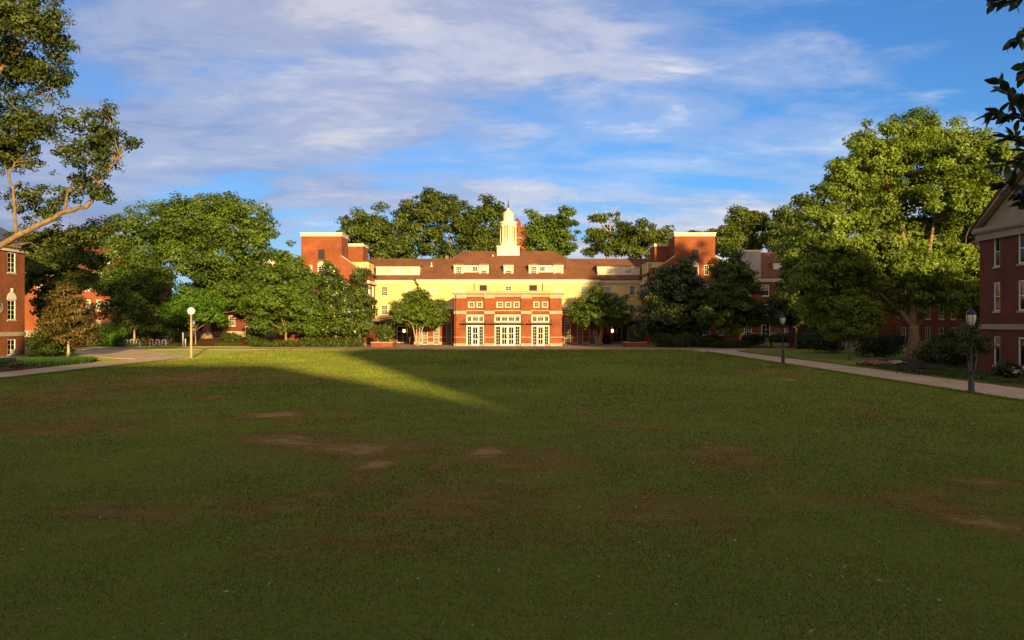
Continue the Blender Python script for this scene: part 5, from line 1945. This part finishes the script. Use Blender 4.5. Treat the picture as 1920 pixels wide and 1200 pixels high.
# ------------------------------------------------------------------ shrubs and hedges
def make_shrub(name, label, x, y, rx, ry, hgt, mat, leaf, n, seed, z=None, cat='shrub', group=None, n_lobes=5, boxy=False):
    rng = np.random.default_rng(seed)
    bz = (gz(x, y) if z is None else z)
    th = Thing(name, label, cat, (x, y, bz), 0, group)
    tm = MB()
    C, R = [], []
    if boxy:
        nx = max(3, int(rx * 2 / (hgt * 0.7)))
        for i in range(nx):
            C.append((-rx + (i + 0.5) * 2 * rx / nx, rng.uniform(-0.1, 0.1) * ry, hgt * 0.52 * rng.uniform(0.9, 1.08)))
            R.append((rx / nx * 1.25, ry, hgt * 0.5 * rng.uniform(0.9, 1.05)))
    else:
        for i in range(n_lobes):
            a = rng.uniform(0, 2 * math.pi)
            s = rng.uniform(0.15, 0.55)
            f = rng.uniform(0.5, 0.7)
            C.append((rx * s * math.cos(a), ry * s * math.sin(a), hgt * rng.uniform(0.42, 0.62)))
            R.append((rx * f, ry * f, hgt * rng.uniform(0.36, 0.44)))
    C, R = np.array(C), np.array(R)
    for i in range(len(C)):
        tm.tube(curve_pts((0.25 * C[i][0] if not boxy else C[i][0], 0, -0.03), C[i], 0, 4, rng, 0.05), [0.03, 0.025, 0.02, 0.012], 5)
    ncl = max(12, n // 26)
    pk = rng.integers(0, len(C), ncl)
    d = nvec(rng.normal(size=(ncl, 3)))
    cc = C[pk] + d * R[pk] * (0.55 + 0.45 * rng.random(ncl))[:, None]
    idx = rng.integers(0, ncl, n)
    g = rng.normal(size=(n, 3)) * 0.5
    cl = np.minimum(0.32 * hgt, 0.45)
    pos = cc[idx] + g * cl
    pos[:, 2] = np.abs(pos[:, 2]) + 0.03
    nr = nvec(0.6 * d[idx] + np.array([0, 0, .5]) + 0.7 * rng.normal(size=(n, 3)))
    v, f = leaf_quads(pos, nr, leaf * rng.uniform(0.6, 1.3, n), rng)
    tint = np.clip(0.5 + 0.2 * rng.normal(size=ncl)[idx] + 0.2 * rng.normal(size=n), 0, 1)
    th.part('stem', tm, 'bark_grey', world=False)
    link('foliage', fast_mesh('foliage', v, f, mat, {'tint': ('FACE', tint)}), th.o)
    return th


make_shrub('hedge', 'long low hedge along the plaza before the left brick wing', X_(625, 104.2), 104.2, 3.9, 0.8, 1.15, 'leaf_shrub', 0.22, 7000, 61, boxy=True, cat='hedge')
make_shrub('hedge', 'low spreading shrub row under the broad left maple', X_(520, 103.6), 103.6, 3.3, 0.9, 0.85, 'leaf_shrub', 0.2, 5000, 62, boxy=True, cat='hedge')
make_shrub('hedge', 'dark hedge along the plaza beneath the wide dark magnolia', X_(1290, 101.8), 101.8, 4.4, 0.9, 1.6, 'leaf_dark', 0.22, 8000, 63, boxy=True, cat='hedge')
make_shrub('hedge', 'low shrub row at the foot of the upright right maple', X_(1370, 99.2), 99.2, 2.4, 0.8, 0.8, 'leaf_dark', 0.2, 3500, 64, boxy=True, cat='hedge')
make_shrub('hedge', 'lime green clipped hedge behind the bicycles on the left', X_(232, 116), 116, 3.6, 0.8, 1.5, 'leaf_hedge_lime', 0.22, 6000, 65, boxy=True, cat='hedge')
make_shrub('hedge', 'black-green clipped hedge block beside the dark round tree', X_(1512, 96.5), 96.5, 1.15, 0.7, 1.5, 'leaf_dark', 0.18, 6000, 66, boxy=True, cat='hedge')
for i, (px, y, rx, hg, mat, lab) in enumerate([
        (78, 73.5, 1.7, 2.4, 'leaf_shrub', 'big rounded shrub against the left brick hall'),
        (115, 76, 1.4, 2.0, 'leaf_shrub', 'dark shrub behind the coppery magnolia'),
        (205, 106, 2.6, 3.2, 'leaf_bright', 'loose fresh green bush left of the bicycles'),
        (318, 117, 2.6, 3.4, 'leaf_dark', 'dark bush in the shade of the big round tree'),
        (282, 119, 2.2, 2.6, 'leaf_shrub', 'rounded bush behind the lime hedge end'),
        (430, 118, 1.6, 1.0, 'leaf_dark', 'low dark shrub by the shaded left block'),
        (478, 112, 1.6, 2.0, 'leaf_dark', 'dark bush behind the broad left maple'),
        (1648, 74, 2.6, 2.2, 'leaf_dark', 'dark bush left of the great tree trunk, further back'),
        (1560, 84, 3.2, 2.4, 'leaf_dark', 'wide dark bush behind the young tree'),
        (1755, 62, 1.9, 1.9, 'leaf_shrub', 'green bush right of the great tree trunk'),
        (1790, 57, 1.7, 1.8, 'leaf_dark', 'dark bush before the right brick hall corner'),
        (1795, 66, 2.4, 2.6, 'leaf_dark', 'tall dark bush between great tree and right brick hall'),
        (1412, 112, 1.6, 1.4, 'leaf_dark', 'dark bush left of the white french door'),
        (1470, 118, 2.2, 1.2, 'leaf_dark', 'low dark bush right of the white french door'),
        (1885, 46.6, 0.9, 0.8, 'leaf_dark', 'low bush under the lowest window at the right edge')]):
    make_shrub('shrub', lab, X_(px, y), y, rx, rx * 0.8, hg, mat, 0.13 + 0.0011 * y, int(2600 + 900 * rx), 70 + i)


# ------------------------------------------------------------------ planters
def planter(px, label, shrub_label, seed, white=False):
    y = 104.6
    x = X_(px, y)
    th = Thing('planter', label, 'planter', (x, y, 0.036))
    b = MB()
    w, d, hh = 1.42, 1.3, 0.60
    b.box(x - w, x + w, y - d, y - d + 0.25, 0.036, hh).box(x - w, x + w, y + d - 0.25, y + d, 0.036, hh)
    b.box(x - w, x - w + 0.25, y - d + 0.252, y + d - 0.252, 0.036, hh).box(x + w - 0.25, x + w, y - d + 0.252, y + d - 0.252, 0.036, hh)
    th.part('wall', b, 'brick_orange')
    b = MB()
    b.box(x - w - 0.05, x + w + 0.05, y - d - 0.05, y - d + 0.3, hh + 0.002, hh + 0.08).box(x - w - 0.05, x + w + 0.05, y + d - 0.3, y + d + 0.05, hh + 0.002, hh + 0.08)
    b.box(x - w - 0.05, x - w + 0.3, y - d + 0.302, y + d - 0.302, hh + 0.002, hh + 0.08).box(x + w - 0.3, x + w + 0.05, y - d + 0.302, y + d - 0.302, hh + 0.002, hh + 0.08)
    th.part('coping', b, 'stone')
    b = MB()
    b.box(x - w + 0.26, x + w - 0.26, y - d + 0.26, y + d - 0.26, 0.1, hh - 0.05)
    th.part('soil', b, 'mulch')
    make_shrub('shrub', shrub_label, x + 0.1, y, 1.35, 1.1, 2.3, 'leaf_magnolia', 0.24, 4200, seed, z=hh - 0.05)


planter(719, 'brick planter box on the plaza left of the pavilion', 'rounded evergreen shrub growing in the left brick planter', 91)
planter(1190, 'brick planter box on the plaza right of the pavilion', 'rounded evergreen shrub growing in the right brick planter', 92)


# ------------------------------------------------------------------ lamps
def globe_lamp():
    y = GY(672)
    x = X_(358.5, y)
    th = Thing('globe_lamp', 'tall tan lamp post with white globe on the lawn corner at left', 'street lamp', (x, y, 0))
    m = MB()
    m.lathe([(0.19, 0), (0.19, 0.05), (0.105, 0.08), (0.09, 3.85), (0.12, 3.87), (0.13, 3.98)], x, y, 14)
    th.part('post', m, 'tan_paint', smooth=True)
    m = MB()
    c = 4.24
    m.lathe([(0.345 * math.sin(t), c - 0.345 * math.cos(t)) for t in np.linspace(0.35, math.pi, 14)], x, y, 24)
    th.part('globe', m, 'globe_glass', smooth=True)


globe_lamp()


def acorn_lamp():
    th = Thing('street_lamp', 'near black lantern post at the path edge, right side of the lawn', 'street lamp', (X_(1821, GY(737)), GY(737), 0), 0, 'black lantern posts along the right path')
    m = MB()
    m.lathe([(0.20, -0.02), (0.20, 0.10), (0.16, 0.14), (0.15, 0.55), (0.115, 0.60), (0.12, 0.72), (0.075, 0.78), (0.07, 0.95), (0.095, 0.98), (0.095, 1.02), (0.055, 1.06), (0.045, 2.95), (0.08, 2.98), (0.05, 3.02), (0.09, 3.10)], 0, 0, 14)
    th.part('post', m, 'black_metal', world=False, smooth=True)
    m = MB()
    m.lathe([(0.12, 3.10), (0.17, 3.16), (0.235, 3.34), (0.25, 3.52), (0.24, 3.60)], 0, 0, 16)
    g = th.part('lantern_glass', m, 'frosted_glass', world=False, smooth=True)
    m = MB()
    for k in range(6):
        t = math.pi / 3 * k + 0.3
        m.tube([(r * math.cos(t), r * math.sin(t), z) for r, z in ((0.13, 3.10), (0.18, 3.16), (0.245, 3.34), (0.26, 3.52), (0.25, 3.61))], 0.014, 5)
    th.part('cage', m, 'black_metal', g, world=False)
    m = MB()
    m.lathe([(0.275, 3.60), (0.28, 3.64), (0.24, 3.72), (0.14, 3.82), (0.06, 3.86), (0.05, 3.90), (0.015, 3.98)], 0, 0, 16)
    th.part('cap', m, 'black_metal', world=False, smooth=True)
    for ch in list(th.o.children):
        ch.scale = (0.85, 0.85, 1.0)
    return th


l1 = acorn_lamp()
y2 = GY(682)
copy_thing(l1.o, (X_(1468, y2), y2, 0), 0.5, 'far black lantern post beside the path, before the dark round tree')


# ------------------------------------------------------------------ benches
def bench():
    y = GY(703)
    th = Thing('bench', 'black metal slat bench by the path under the great tree', 'bench', (X_(1707, y), y, 0.03), math.radians(-78 + 90 + 60), 'black metal benches')
    for s in (-0.8, 0.8):
        m = MB()
        m.tube([(s, -0.24, 0), (s, -0.22, 0.42), (s, -0.20, 0.64)], 0.022, 6)
        m.tube([(s, 0.26, 0), (s, 0.22, 0.42), (s, 0.32, 0.86)], 0.022, 6)
        m.tube([(s, -0.22, 0.42), (s, 0.22, 0.42)], 0.02, 6)
        th.part('leg', m, 'black_metal', world=False)
        m = MB()
        m.tube([(s, -0.25, 0.62), (s, -0.1, 0.66), (s, 0.26, 0.63)], 0.024, 6)
        th.part('armrest', m, 'black_metal', world=False)
    for k in range(5):
        m = MB()
        yy = -0.20 + 0.095 * k
        m.box(-0.82, 0.82, yy, yy + 0.07, 0.425, 0.45)
        th.part('seat_slat', m, 'black_metal', world=False)
    for k in range(5):
        m = MB()
        z = 0.50 + 0.075 * k
        yy = 0.215 + (z - 0.42) * 0.23
        m.box(-0.82, 0.82, yy, yy + 0.02, z, z + 0.055)
        th.part('back_slat', m, 'black_metal', world=False)
    return th


b1 = bench()
b1.o.rotation_euler.z = math.radians(-68)
yb_ = GY(697)
copy_thing(b1.o, (-33.0, 52.4, 0.03), math.radians(72), 'black metal bench cut by the left edge, beside the path')


# ------------------------------------------------------------------ bicycles and racks
def bicycle(frame_mat, label, group):
    th = Thing('bicycle', label, 'bicycle', (0, 0, 0), 0, group)
    for cx in (-0.52, 0.52):
        m = MB()
        ring = [(cx + 0.33 * math.cos(t), 0, 0.34 + 0.33 * math.sin(t)) for t in np.linspace(0, 2 * math.pi, 21)]
        m.tube(ring, 0.02, 5, False)
        w = th.part('wheel', m, 'rubber', world=False)
        m = MB()
        for k in range(6):
            t = math.pi / 6 * k
            m.tube([(cx - 0.31 * math.cos(t), 0, 0.34 - 0.31 * math.sin(t)), (cx + 0.31 * math.cos(t), 0, 0.34 + 0.31 * math.sin(t))], 0.005, 3, False)
        m.tube([(cx + 0.305 * math.cos(t), 0, 0.34 + 0.305 * math.sin(t)) for t in np.linspace(0, 2 * math.pi, 21)], 0.010, 4, False)
        th.part('spokes', m, 'silver_paint', w, world=False)
    m = MB()
    for a, b in (((-0.52, 0.34), (-0.15, 0.80)), ((-0.52, 0.34), (-0.06, 0.32)), ((-0.06, 0.32), (-0.20, 0.88)), ((-0.15, 0.76), (0.36, 0.82)), ((-0.06, 0.32), (0.38, 0.74)), ((0.52, 0.34), (0.34, 0.95))):
        m.tube([(a[0], 0, a[1]), (b[0], 0, b[1])], 0.02, 6)
    th.part('frame', m, frame_mat, world=False)
    m = MB()
    m.prism([(-0.34, -0.08), (-0.34, 0.08), (-0.10, 0.025), (-0.10, -0.025)], 0.88, 0.93, 'z')
    th.part('saddle', m, 'rubber', world=False)
    m = MB()
    m.tube([(0.42, -0.28, 0.98), (0.36, -0.1, 1.0), (0.36, 0.1, 1.0), (0.42, 0.28, 0.98)], 0.015, 6)
    th.part('handlebar', m, 'black_metal', world=False)
    return th


def wave_rack(x, y, n, label, rz=0.0):
    th = Thing('bike_rack', label, 'bike rack', (x, y, 0.02), rz, 'bicycle racks on the left')
    pts = []
    p = 0.42
    pts.append((0, 0, 0))
    for k in range(n):
        x0 = k * p
        if k % 2 == 0:
            pts += [(x0, 0, 0.65)] + [(x0 + p / 2 - p / 2 * math.cos(t), 0, 0.70 + 0.2 * math.sin(t)) for t in np.linspace(0.2, math.pi - 0.2, 6)] + [(x0 + p, 0, 0.65)]
        else:
            pts += [(x0, 0, 0.35)] + [(x0 + p / 2 - p / 2 * math.cos(t), 0, 0.28 - 0.2 * math.sin(t)) for t in np.linspace(0.2, math.pi - 0.2, 6)] + [(x0 + p, 0, 0.35)]
    pts.append((n * p, 0, 0))
    m = MB()
    m.tube(pts, 0.036, 7)
    th.part('rail', m, 'white_post', world=False, smooth=True)
    m = MB()
    m.box(-0.09, 0.09, -0.09, 0.09, -0.02, 0.015).box(n * p - 0.09, n * p + 0.09, -0.09, 0.09, -0.02, 0.015)
    th.part('foot_plate', m, 'steel', world=False)


YR = 108.0
wave_rack(X_(281, YR), YR, 5, 'right wave-shaped bicycle rack with red bicycle, near the slim tree')
wave_rack(X_(230, YR), YR + 0.4, 5, 'middle wave-shaped bicycle rack left of the slim tree')
wave_rack(X_(186, YR), YR + 0.6, 5, 'leftmost wave-shaped bicycle rack before the lime hedge')
BK = 'bicycles parked at the left racks'
bk = bicycle('red_paint', 'red bicycle at the left end of the right rack', BK)
bk.o.location = (X_(278, YR), YR - 0.1, 0.02)
bk.o.rotation_euler = (0, 0, 1.25)
bs = bicycle('silver_paint', 'silver bicycle standing side-on at the right end of the racks', BK)
bs.o.location = (X_(308, YR), YR - 0.45, 0.02)
bb = bicycle('blue_paint', 'dark bicycle leaning at the slim tree trunk', BK)
bb.o.location = (X_(257, YR), YR - 0.2, 0.02)
bb.o.rotation_euler = (0, 0, 0.9)
for i, (px, rz, lab, src) in enumerate([(292, 1.4, 'dark bicycle in the middle of the right rack', bb), (243, 1.2, 'silver bicycle just left of the slim tree', bs), (232, 1.5, 'dark bicycle in the middle rack', bb),
                                        (216, 1.3, 'silver bicycle at the left end of the middle rack', bs), (203, 1.6, 'dark bicycle right in the leftmost rack', bb), (192, 1.35, 'silver bicycle in the leftmost rack', bs), (181, 1.5, 'dark bicycle at the far left of the racks', bb)]):
    copy_thing(src.o, (X_(px, YR + 0.4), YR + 0.3, 0.02), rz, lab)
BR = 'bicycles by the right block'
c1 = copy_thing(bb.o, (X_(1432, 113), 113, 0.06), 0.7, 'dark bicycle parked left of the white french door', BR)
copy_thing(bb.o, (X_(1484, 110), 110, 0.06), 0.4, 'dark bicycle parked behind the dark round tree', BR)

# posts near the racks and plaza
for px, y, hh, r, lab in ((343, 107, 1.9, 0.10, 'taller pale post left of the globe lamp'), (347.7, 106.5, 1.05, 0.09, 'short pale post left of the globe lamp'), (1446, 100.5, 1.3, 0.11, 'short dark post by the right plaza')):
    x = X_(px, y)
    th = Thing('bollard', lab, 'bollard', (x, y, gz(x, y)))
    m = MB()
    m.lathe([(r, 0), (r, hh * 0.94), (r * 0.75, hh)], 0, 0, 10)
    th.part('post', m, 'black_metal' if px > 1000 else 'white_post', world=False, smooth=True)
    m = MB()
    m.lathe([(r * 1.5, 0), (r * 1.5, 0.05), (r * 1.01, 0.08)], 0, 0, 10)
    th.part('base', m, 'concrete', world=False)
th = Thing('litter_bin', 'black litter bin by the right entry', 'bin', (X_(1135.5, 118.5), 118.5, 0.04))
m = MB()
m.lathe([(0.36, 0), (0.42, 0.95), (0.45, 1.0)], 0, 0, 14)
th.part('body', m, 'black_metal', world=False)
m = MB()
m.lathe([(0.44, 1.003), (0.40, 1.18), (0.15, 1.24)], 0, 0, 14)
th.part('lid', m, 'black_metal', world=False)
for px, py, w, lab in ((1475, 713, 0.42, 'small pale concrete cover in the lawn, nearer one'), (1516, 691.5, 0.75, 'long pale concrete cover in the lawn near the path')):
    y = GY(py)
    x = X_(px, y)
    m = MB()
    m.box(-w, w, -0.3, 0.3, 0, 0.055)
    m.box(-w + 0.06, w - 0.06, -0.24, 0.24, 0.056, 0.066)
    o = link('ground_cover_plate', m.mesh('ground_cover_plate', 'plaza_paving'), None, (x, y, 0.0))
    tag(o, lab, 'cover plate')


# ------------------------------------------------------------------ flowers, grass, fallen leaves
def scatter(name, n, xs, ys, size, mat, seed, zoff=0.0, height=0.1, aspect=0.6, up=0.6):
    rng = np.random.default_rng(seed)
    pos = np.stack([xs, ys, terrain(xs, ys) + zoff + height * rng.random(n)], 1)
    nr = nvec(np.array([0, 0, up]) + rng.normal(size=(n, 3)) * 0.5)
    v, f = leaf_quads(pos, nr, size * rng.uniform(0.6, 1.4, n), rng, aspect)
    me = fast_mesh(name, v, f, mat, {'tint': ('FACE', rng.random(n))})
    return me


def flower_patch(label, cx, cy, rx, ry, n, mat, seed, hgt=0.35, pets=4):
    rng = np.random.default_rng(seed)
    th = Thing('flower_bed', label, 'flowers', (cx, cy, 0.04))
    a = rng.uniform(0, 2 * math.pi, n)
    r = np.sqrt(rng.random(n))
    x, y = rx * r * np.cos(a), ry * r * np.sin(a)
    z = hgt * rng.uniform(0.6, 1.1, n) * (1 - 0.4 * r)
    nr = nvec(np.array([-0.2, -0.5, 0.7]) + 0.5 * rng.normal(size=(n, 3)))
    c = np.stack([x, y, z], 1)
    v, f = leaf_quads(c, nr, 0.16 * rng.uniform(0.7, 1.3, n), rng, 0.9, 0.2)
    o = link('blossom', fast_mesh('blossom', v, f, mat, {'tint': ('FACE', rng.random(n))}), th.o)
    tag(o, kind='stuff')
    m = n * 5
    a = rng.uniform(0, 2 * math.pi, m)
    r = np.sqrt(rng.random(m))
    c = np.stack([rx * r * np.cos(a), ry * r * np.sin(a), hgt * rng.uniform(0.05, 0.85, m) * (1 - 0.4 * r)], 1)
    v, f = leaf_quads(c, nvec(np.array([0, -0.2, 0.6]) + 0.6 * rng.normal(size=(m, 3))), 0.13 * rng.uniform(0.7, 1.3, m), rng)
    o = link('foliage', fast_mesh('foliage', v, f, 'leaf_shrub', {'tint': ('FACE', rng.random(m))}), th.o)
    tag(o, kind='stuff')


flower_patch('patch of pink flowers on the mulch left of the great tree', X_(1640, 59.5), 59.5, 1.25, 1.5, 260, 'petal_pink', 101)
flower_patch('small patch of white flowers at the foot of the great tree', X_(1683, 60), 60, 0.6, 0.8, 90, 'petal_white', 102)
flower_patch('white flowers under the window at the right edge', X_(1898, 46), 46, 0.35, 0.7, 50, 'petal_white', 103, 0.7)
flower_patch('few orange flowers beside the left bench', X_(32, 56), 56, 0.5, 0.4, 30, 'petal_orange', 104, 0.5)


def border_grass(name, label, poly_fn, n, x0, x1, y0, y1, hgt, seed, mat='grass_border'):
    rng = np.random.default_rng(seed)
    xs = rng.uniform(x0, x1, n * 3)
    ys = rng.uniform(y0, y1, n * 3)
    k = poly_fn(xs, ys)
    xs, ys = xs[k][:n], ys[k][:n]
    m = len(xs)
    hh = hgt * rng.uniform(0.5, 1.1, m)
    a = rng.uniform(0, 2 * math.pi, m)
    lean = hh * rng.uniform(0.2, 0.8, m)
    wd = hgt * 0.10
    b = np.stack([xs, ys, np.full(m, 0.0)], 1)
    t = b + np.stack([lean * np.cos(a), lean * np.sin(a), hh], 1)
    s = np.stack([-np.sin(a), np.cos(a), np.zeros(m)], 1) * wd
    v = np.stack([b - s, b + s, t], 1).reshape(-1, 3)
    f = np.arange(m * 3).reshape(m, 3)
    o = link(name, fast_mesh(name, v, f, mat, {'tint': ('FACE', rng.random(m))}))
    tag(o, label, 'grass', kind='stuff')


border_grass('border_grass', 'tufted green border grass beside the left path', lambda x, y: ((((x + 36.6) / 3.0) ** 2 + ((y - 62.5) / 5.5) ** 2 < 1) | (((x + 40) / 4) ** 2 + ((y - 60) / 7) ** 2 < 1)) & ~((y < 55.5) & (x > -35.5)), 22000, -45, -33.3, 52, 69.5, 0.42, 111)
border_grass('border_grass', 'tufted border grass beside the right path before the right brick hall', lambda x, y: fbm(x * 0.6, y * 0.35, 8) > 0.47, 16000, 25.3, 29.6, 34, 56, 0.30, 112)
border_grass('border_grass', 'low green strip in front of the bicycle racks', lambda x, y: x < 1e9, 6000, X_(165, 106), X_(252, 106), 105.4, 107.2, 0.35, 113)
border_grass('border_grass', 'scattered low plants on the left mulch bank', lambda x, y: fbm(x * 0.5, y * 0.5, 33) > 0.55, 7000, -52, -38, 109.5, 114, 0.35, 114)


def edge_grass(name, label, xe, y0, y1, seed, n=9000):
    rng = np.random.default_rng(seed)
    ys = y0 * (y1 / y0) ** rng.random(n)
    sp = 0.16 * (fbm(ys * 1.7, ys * 0 + seed, seed) - 0.25)
    xs = xe + (rng.random(n) * 2 - 1) * 0.10 + sp * rng.choice([-1, 1], n) * rng.random(n)
    hh = 0.07 * rng.uniform(0.5, 1.4, n) * (1 + ys / 90)
    a = rng.uniform(0, 2 * math.pi, n)
    b = np.stack([xs, ys, np.zeros(n)], 1)
    t = b + np.stack([hh * 0.7 * np.cos(a), hh * 0.7 * np.sin(a), hh], 1)
    s = np.stack([-np.sin(a), np.cos(a), np.zeros(n)], 1) * (0.006 + 0.0004 * ys)[:, None]
    v = np.stack([b - s, b + s, t], 1).reshape(-1, 3)
    o = link(name, fast_mesh(name, v, np.arange(n * 3).reshape(n, 3), 'grass_blade', {'tint': ('FACE', rng.random(n))}))
    tag(o, label, 'grass', kind='stuff')


edge_grass('edge_grass', 'ragged grass edge creeping over the right path, lawn side', 20.9, 30, 86, 201)
edge_grass('edge_grass', 'ragged grass edge creeping over the right path, far side', 24.92, 36, 88, 202)
edge_grass('edge_grass', 'ragged grass edge creeping over the left path, lawn side', -29.0, 40, 70, 203)


def lawn_blades():
    rng = np.random.default_rng(5)
    n = 520000
    # even in screen rows: more blades where they show large
    t = rng.random(n)
    y = 7.4 * (96.0 / 7.4) ** (t ** 0.78)
    x = (rng.random(n) - 0.5) * 1.36 * y
    k = (x < 20.75) & (x > -28.8) & (y < 93.9)
    x, y = x[k], y[k]
    w = wear(x, y) + 0.55 * (fbm(x * 1.1, y * 1.1, 41, 5) - 0.5) + 0.75 * (fbm(x * 2.2, y * 4.0, 43, 3) - 0.5)
    keep = rng.random(len(x)) > np.clip(w * 2.8 - 0.85, 0, 0.98)
    x, y, w = x[keep], y[keep], w[keep]
    m = len(x)
    hh = (0.026 + 0.0012 * y) * rng.uniform(0.5, 1.3, m)
    wd = (0.0035 + 0.00042 * y) * rng.uniform(0.7, 1.3, m)
    a = rng.uniform(0, 2 * math.pi, m)
    lean = hh * rng.uniform(0.1, 1.1, m)
    gzv = 0.05 * (fbm(x * 0.25, y * 0.25, 5) - 0.5) * sstep(0, 10, y) * (1 - sstep(90, 100, y)) * sstep(-27, -22, x) * (1 - sstep(16, 20, x))
    b = np.stack([x, y, gzv - 0.006], 1)
    tp = b + np.stack([lean * np.cos(a), lean * np.sin(a), hh], 1)
    s = np.stack([-np.sin(a), np.cos(a), np.zeros(m)], 1) * wd[:, None]
    v = np.stack([b - s, b + s, tp], 1)
    dry = rng.random(m) < np.clip(w * 1.6 + 0.02, 0.06, 0.92)
    patch = fbm(x * 0.16, y * 0.16, 51)
    tint = np.clip(0.45 + 1.1 * (patch - 0.5) + 0.9 * (fbm(x * 0.9, y * 0.9, 57) - 0.5) + 0.20 * rng.normal(size=m), 0, 1)
    for nm, sel, mat, lab in (('grass_blades', ~dry, 'grass_blade', 'short mown green grass blades over the lawn'), ('dry_grass_blades', dry, 'grass_dry', 'dry brown grass blades in the worn lawn')):
        vv = v[sel].reshape(-1, 3)
        o = link(nm, fast_mesh(nm, vv, np.arange(len(vv)).reshape(-1, 3), mat, {'tint': ('FACE', tint[sel])}))
        tag(o, lab, 'grass', kind='stuff')


lawn_blades()


def fallen_leaves():
    rng = np.random.default_rng(9)
    n = 650
    y = 8 * (40 / 8) ** rng.random(n)
    x = (rng.random(n) - 0.5) * 1.3 * y
    k = (x < 20) & (x > -28)
    x, y = x[k], y[k]
    me = scatter('fallen_leaves', len(x), x, y, 0.062, 'leaf_litter', 10, 0.035, 0.03, 0.4, 0.9)
    tag(link('fallen_leaves', me), 'pale fallen leaves scattered over the near lawn', 'leaves', kind='stuff')


fallen_leaves()


# ------------------------------------------------------------------ the branch hanging in at the top right
def near_branch():
    rng = random.Random(77)
    Yb = 4.2
    tx, ty = 5.6, 5.2
    th = Thing('leafy_tree', 'near dark leafy branch hanging into the top right corner', 'tree', (tx, ty, 0))
    L = []
    for v in range(3):
        mb = MB()
        prof = [(-0.5, 0.0), (-0.38, 0.10), (-0.15, 0.185), (0.08, 0.20), (0.28, 0.14), (0.42, 0.06), (0.5, 0.0)]
        cup = (0.10, 0.2, 0.05)[v]
        arch = (0.10, -0.06, 0.16)[v]
        for (x0, w0), (x1, w1) in zip(prof[:-1], prof[1:]):
            def P(xx, ww, s):
                return (xx, s * ww, cup * abs(ww) * 1.5 - arch * (xx + 0.5) ** 2)
            for s in (-1, 1):
                q = [P(x0, 0, s), P(x1, 0, s), P(x1, w1, s), P(x0, w0, s)]
                q = [p for i, p in enumerate(q) if i == 0 or p != q[i - 1]]
                if q[0] == q[-1]:
                    q = q[:-1]
                if len(q) >= 3:
                    mb.face(q if s > 0 else q[::-1])
        mb.tube([(-0.62, 0, 0.0), (-0.5, 0, 0.0)], 0.012, 4)
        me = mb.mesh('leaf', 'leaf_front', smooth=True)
        a = me.attributes.new('tint', 'FLOAT', 'FACE')
        a.data.foreach_set('value', [(0.15, 0.5, 0.85)[v]] * len(me.polygons))
        L.append(me)

    def pt(px, py, dy=0.0):
        y = Yb + dy
        return np.array([X_(px, y), y, Z_(py, y)])
    tw = MB()
    tw.tube([(tx, ty, -0.1), (tx - 0.05, ty, 1.5), (tx + 0.05, ty, 3.2), (tx, ty, 5.4)], [0.14, 0.11, 0.09, 0.04], 9)
    paths = [[(2200, 300, .6), (2050, 250, .3), (1960, 235, .1), (1925, 225, 0), (1890, 215, -.05), (1862, 210, -.1)],
             [(2050, 250, .3), (1980, 280, .1), (1935, 290, 0), (1905, 300, 0), (1880, 310, 0)],
             [(2050, 250, .3), (1990, 310, .2), (1945, 345, .15), (1915, 360, .1), (1885, 350, .05)],
             [(2200, 300, .6), (2080, 120, .4), (1980, 60, .2), (1935, 50, .1), (1900, 75, .05)],
             [(2080, 120, .4), (1990, 20, .2), (1930, -5, .1), (1890, 2, .05), (1850, 0, 0)],
             [(1925, 225, 0), (1905, 195, .02), (1885, 170, .04), (1878, 155, .05)],
             [(1980, 60, .2), (1940, 110, .1), (1925, 130, .05)],
             [(1935, 290, 0), (1912, 262, -.06), (1890, 258, -.1)],
             [(1945, 345, .15), (1930, 375, .1), (1912, 385, .08)]]
    spots = []
    for k, p in enumerate(paths):
        P3 = [pt(*q) for q in p]
        if p[0][0] == 2200:
            P3[0] = np.array([tx, ty, 3.6 + 0.5 * (k > 1)])
        tw.tube(P3, list(np.linspace(0.016 if k in (0, 3) else 0.008, 0.003, len(P3))), 6)
        for a, b in zip(P3[:-1], P3[1:]):
            ln = np.linalg.norm(b - a)
            n = max(1, int(ln / 0.0105))
            for i in range(n):
                q = a + (b - a) * (i + rng.random()) / n
                if (q[0] / q[1]) * FPX + CX > 1990:
                    continue
                spots.append((q, (b - a) / max(ln, 1e-6)))
        for _ in range(3):
            spots.append((P3[-1], (P3[-1] - P3[-2]) / np.linalg.norm(P3[-1] - P3[-2])))
    th.part('trunk', tw, 'bark_grey', smooth=True)
    for q, d in spots:
        me = L[rng.choice([0, 0, 1, 1, 2])]
        ax = Vector(d) + Vector((rng.gauss(0, 0.9), rng.gauss(0, 0.8), rng.gauss(-0.25, 0.7)))
        ax.normalize()
        s = rng.uniform(0.056, 0.098)
        o = link('leaf', me, th.o)
        c = Vector(q) + ax * s * 0.6
        o.location = c - Vector((tx, ty, 0))
        rot = ax.to_track_quat('X', 'Z')
        from mathutils import Quaternion
        rot = rot @ Quaternion((1, 0, 0), rng.uniform(-1.4, 1.4))
        o.rotation_mode = 'QUATERNION'
        o.rotation_quaternion = rot
        o.scale = (s, s * rng.uniform(0.9, 1.2), s)
    # the rest of its crown, outside the picture
    r2 = np.random.default_rng(4)
    n = 1500
    g = nvec(r2.normal(size=(n, 3))) * (r2.random(n) ** 0.4)[:, None]
    pos = np.array([0.6, -0.2, 5.0]) + g * np.array([1.5, 1.5, 1.3])
    v, f = leaf_quads(pos, nvec(r2.normal(size=(n, 3)) + [0, 0, .8]), r2.uniform(0.08, 0.13, n), r2)
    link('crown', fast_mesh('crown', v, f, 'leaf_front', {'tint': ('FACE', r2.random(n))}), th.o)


near_branch()
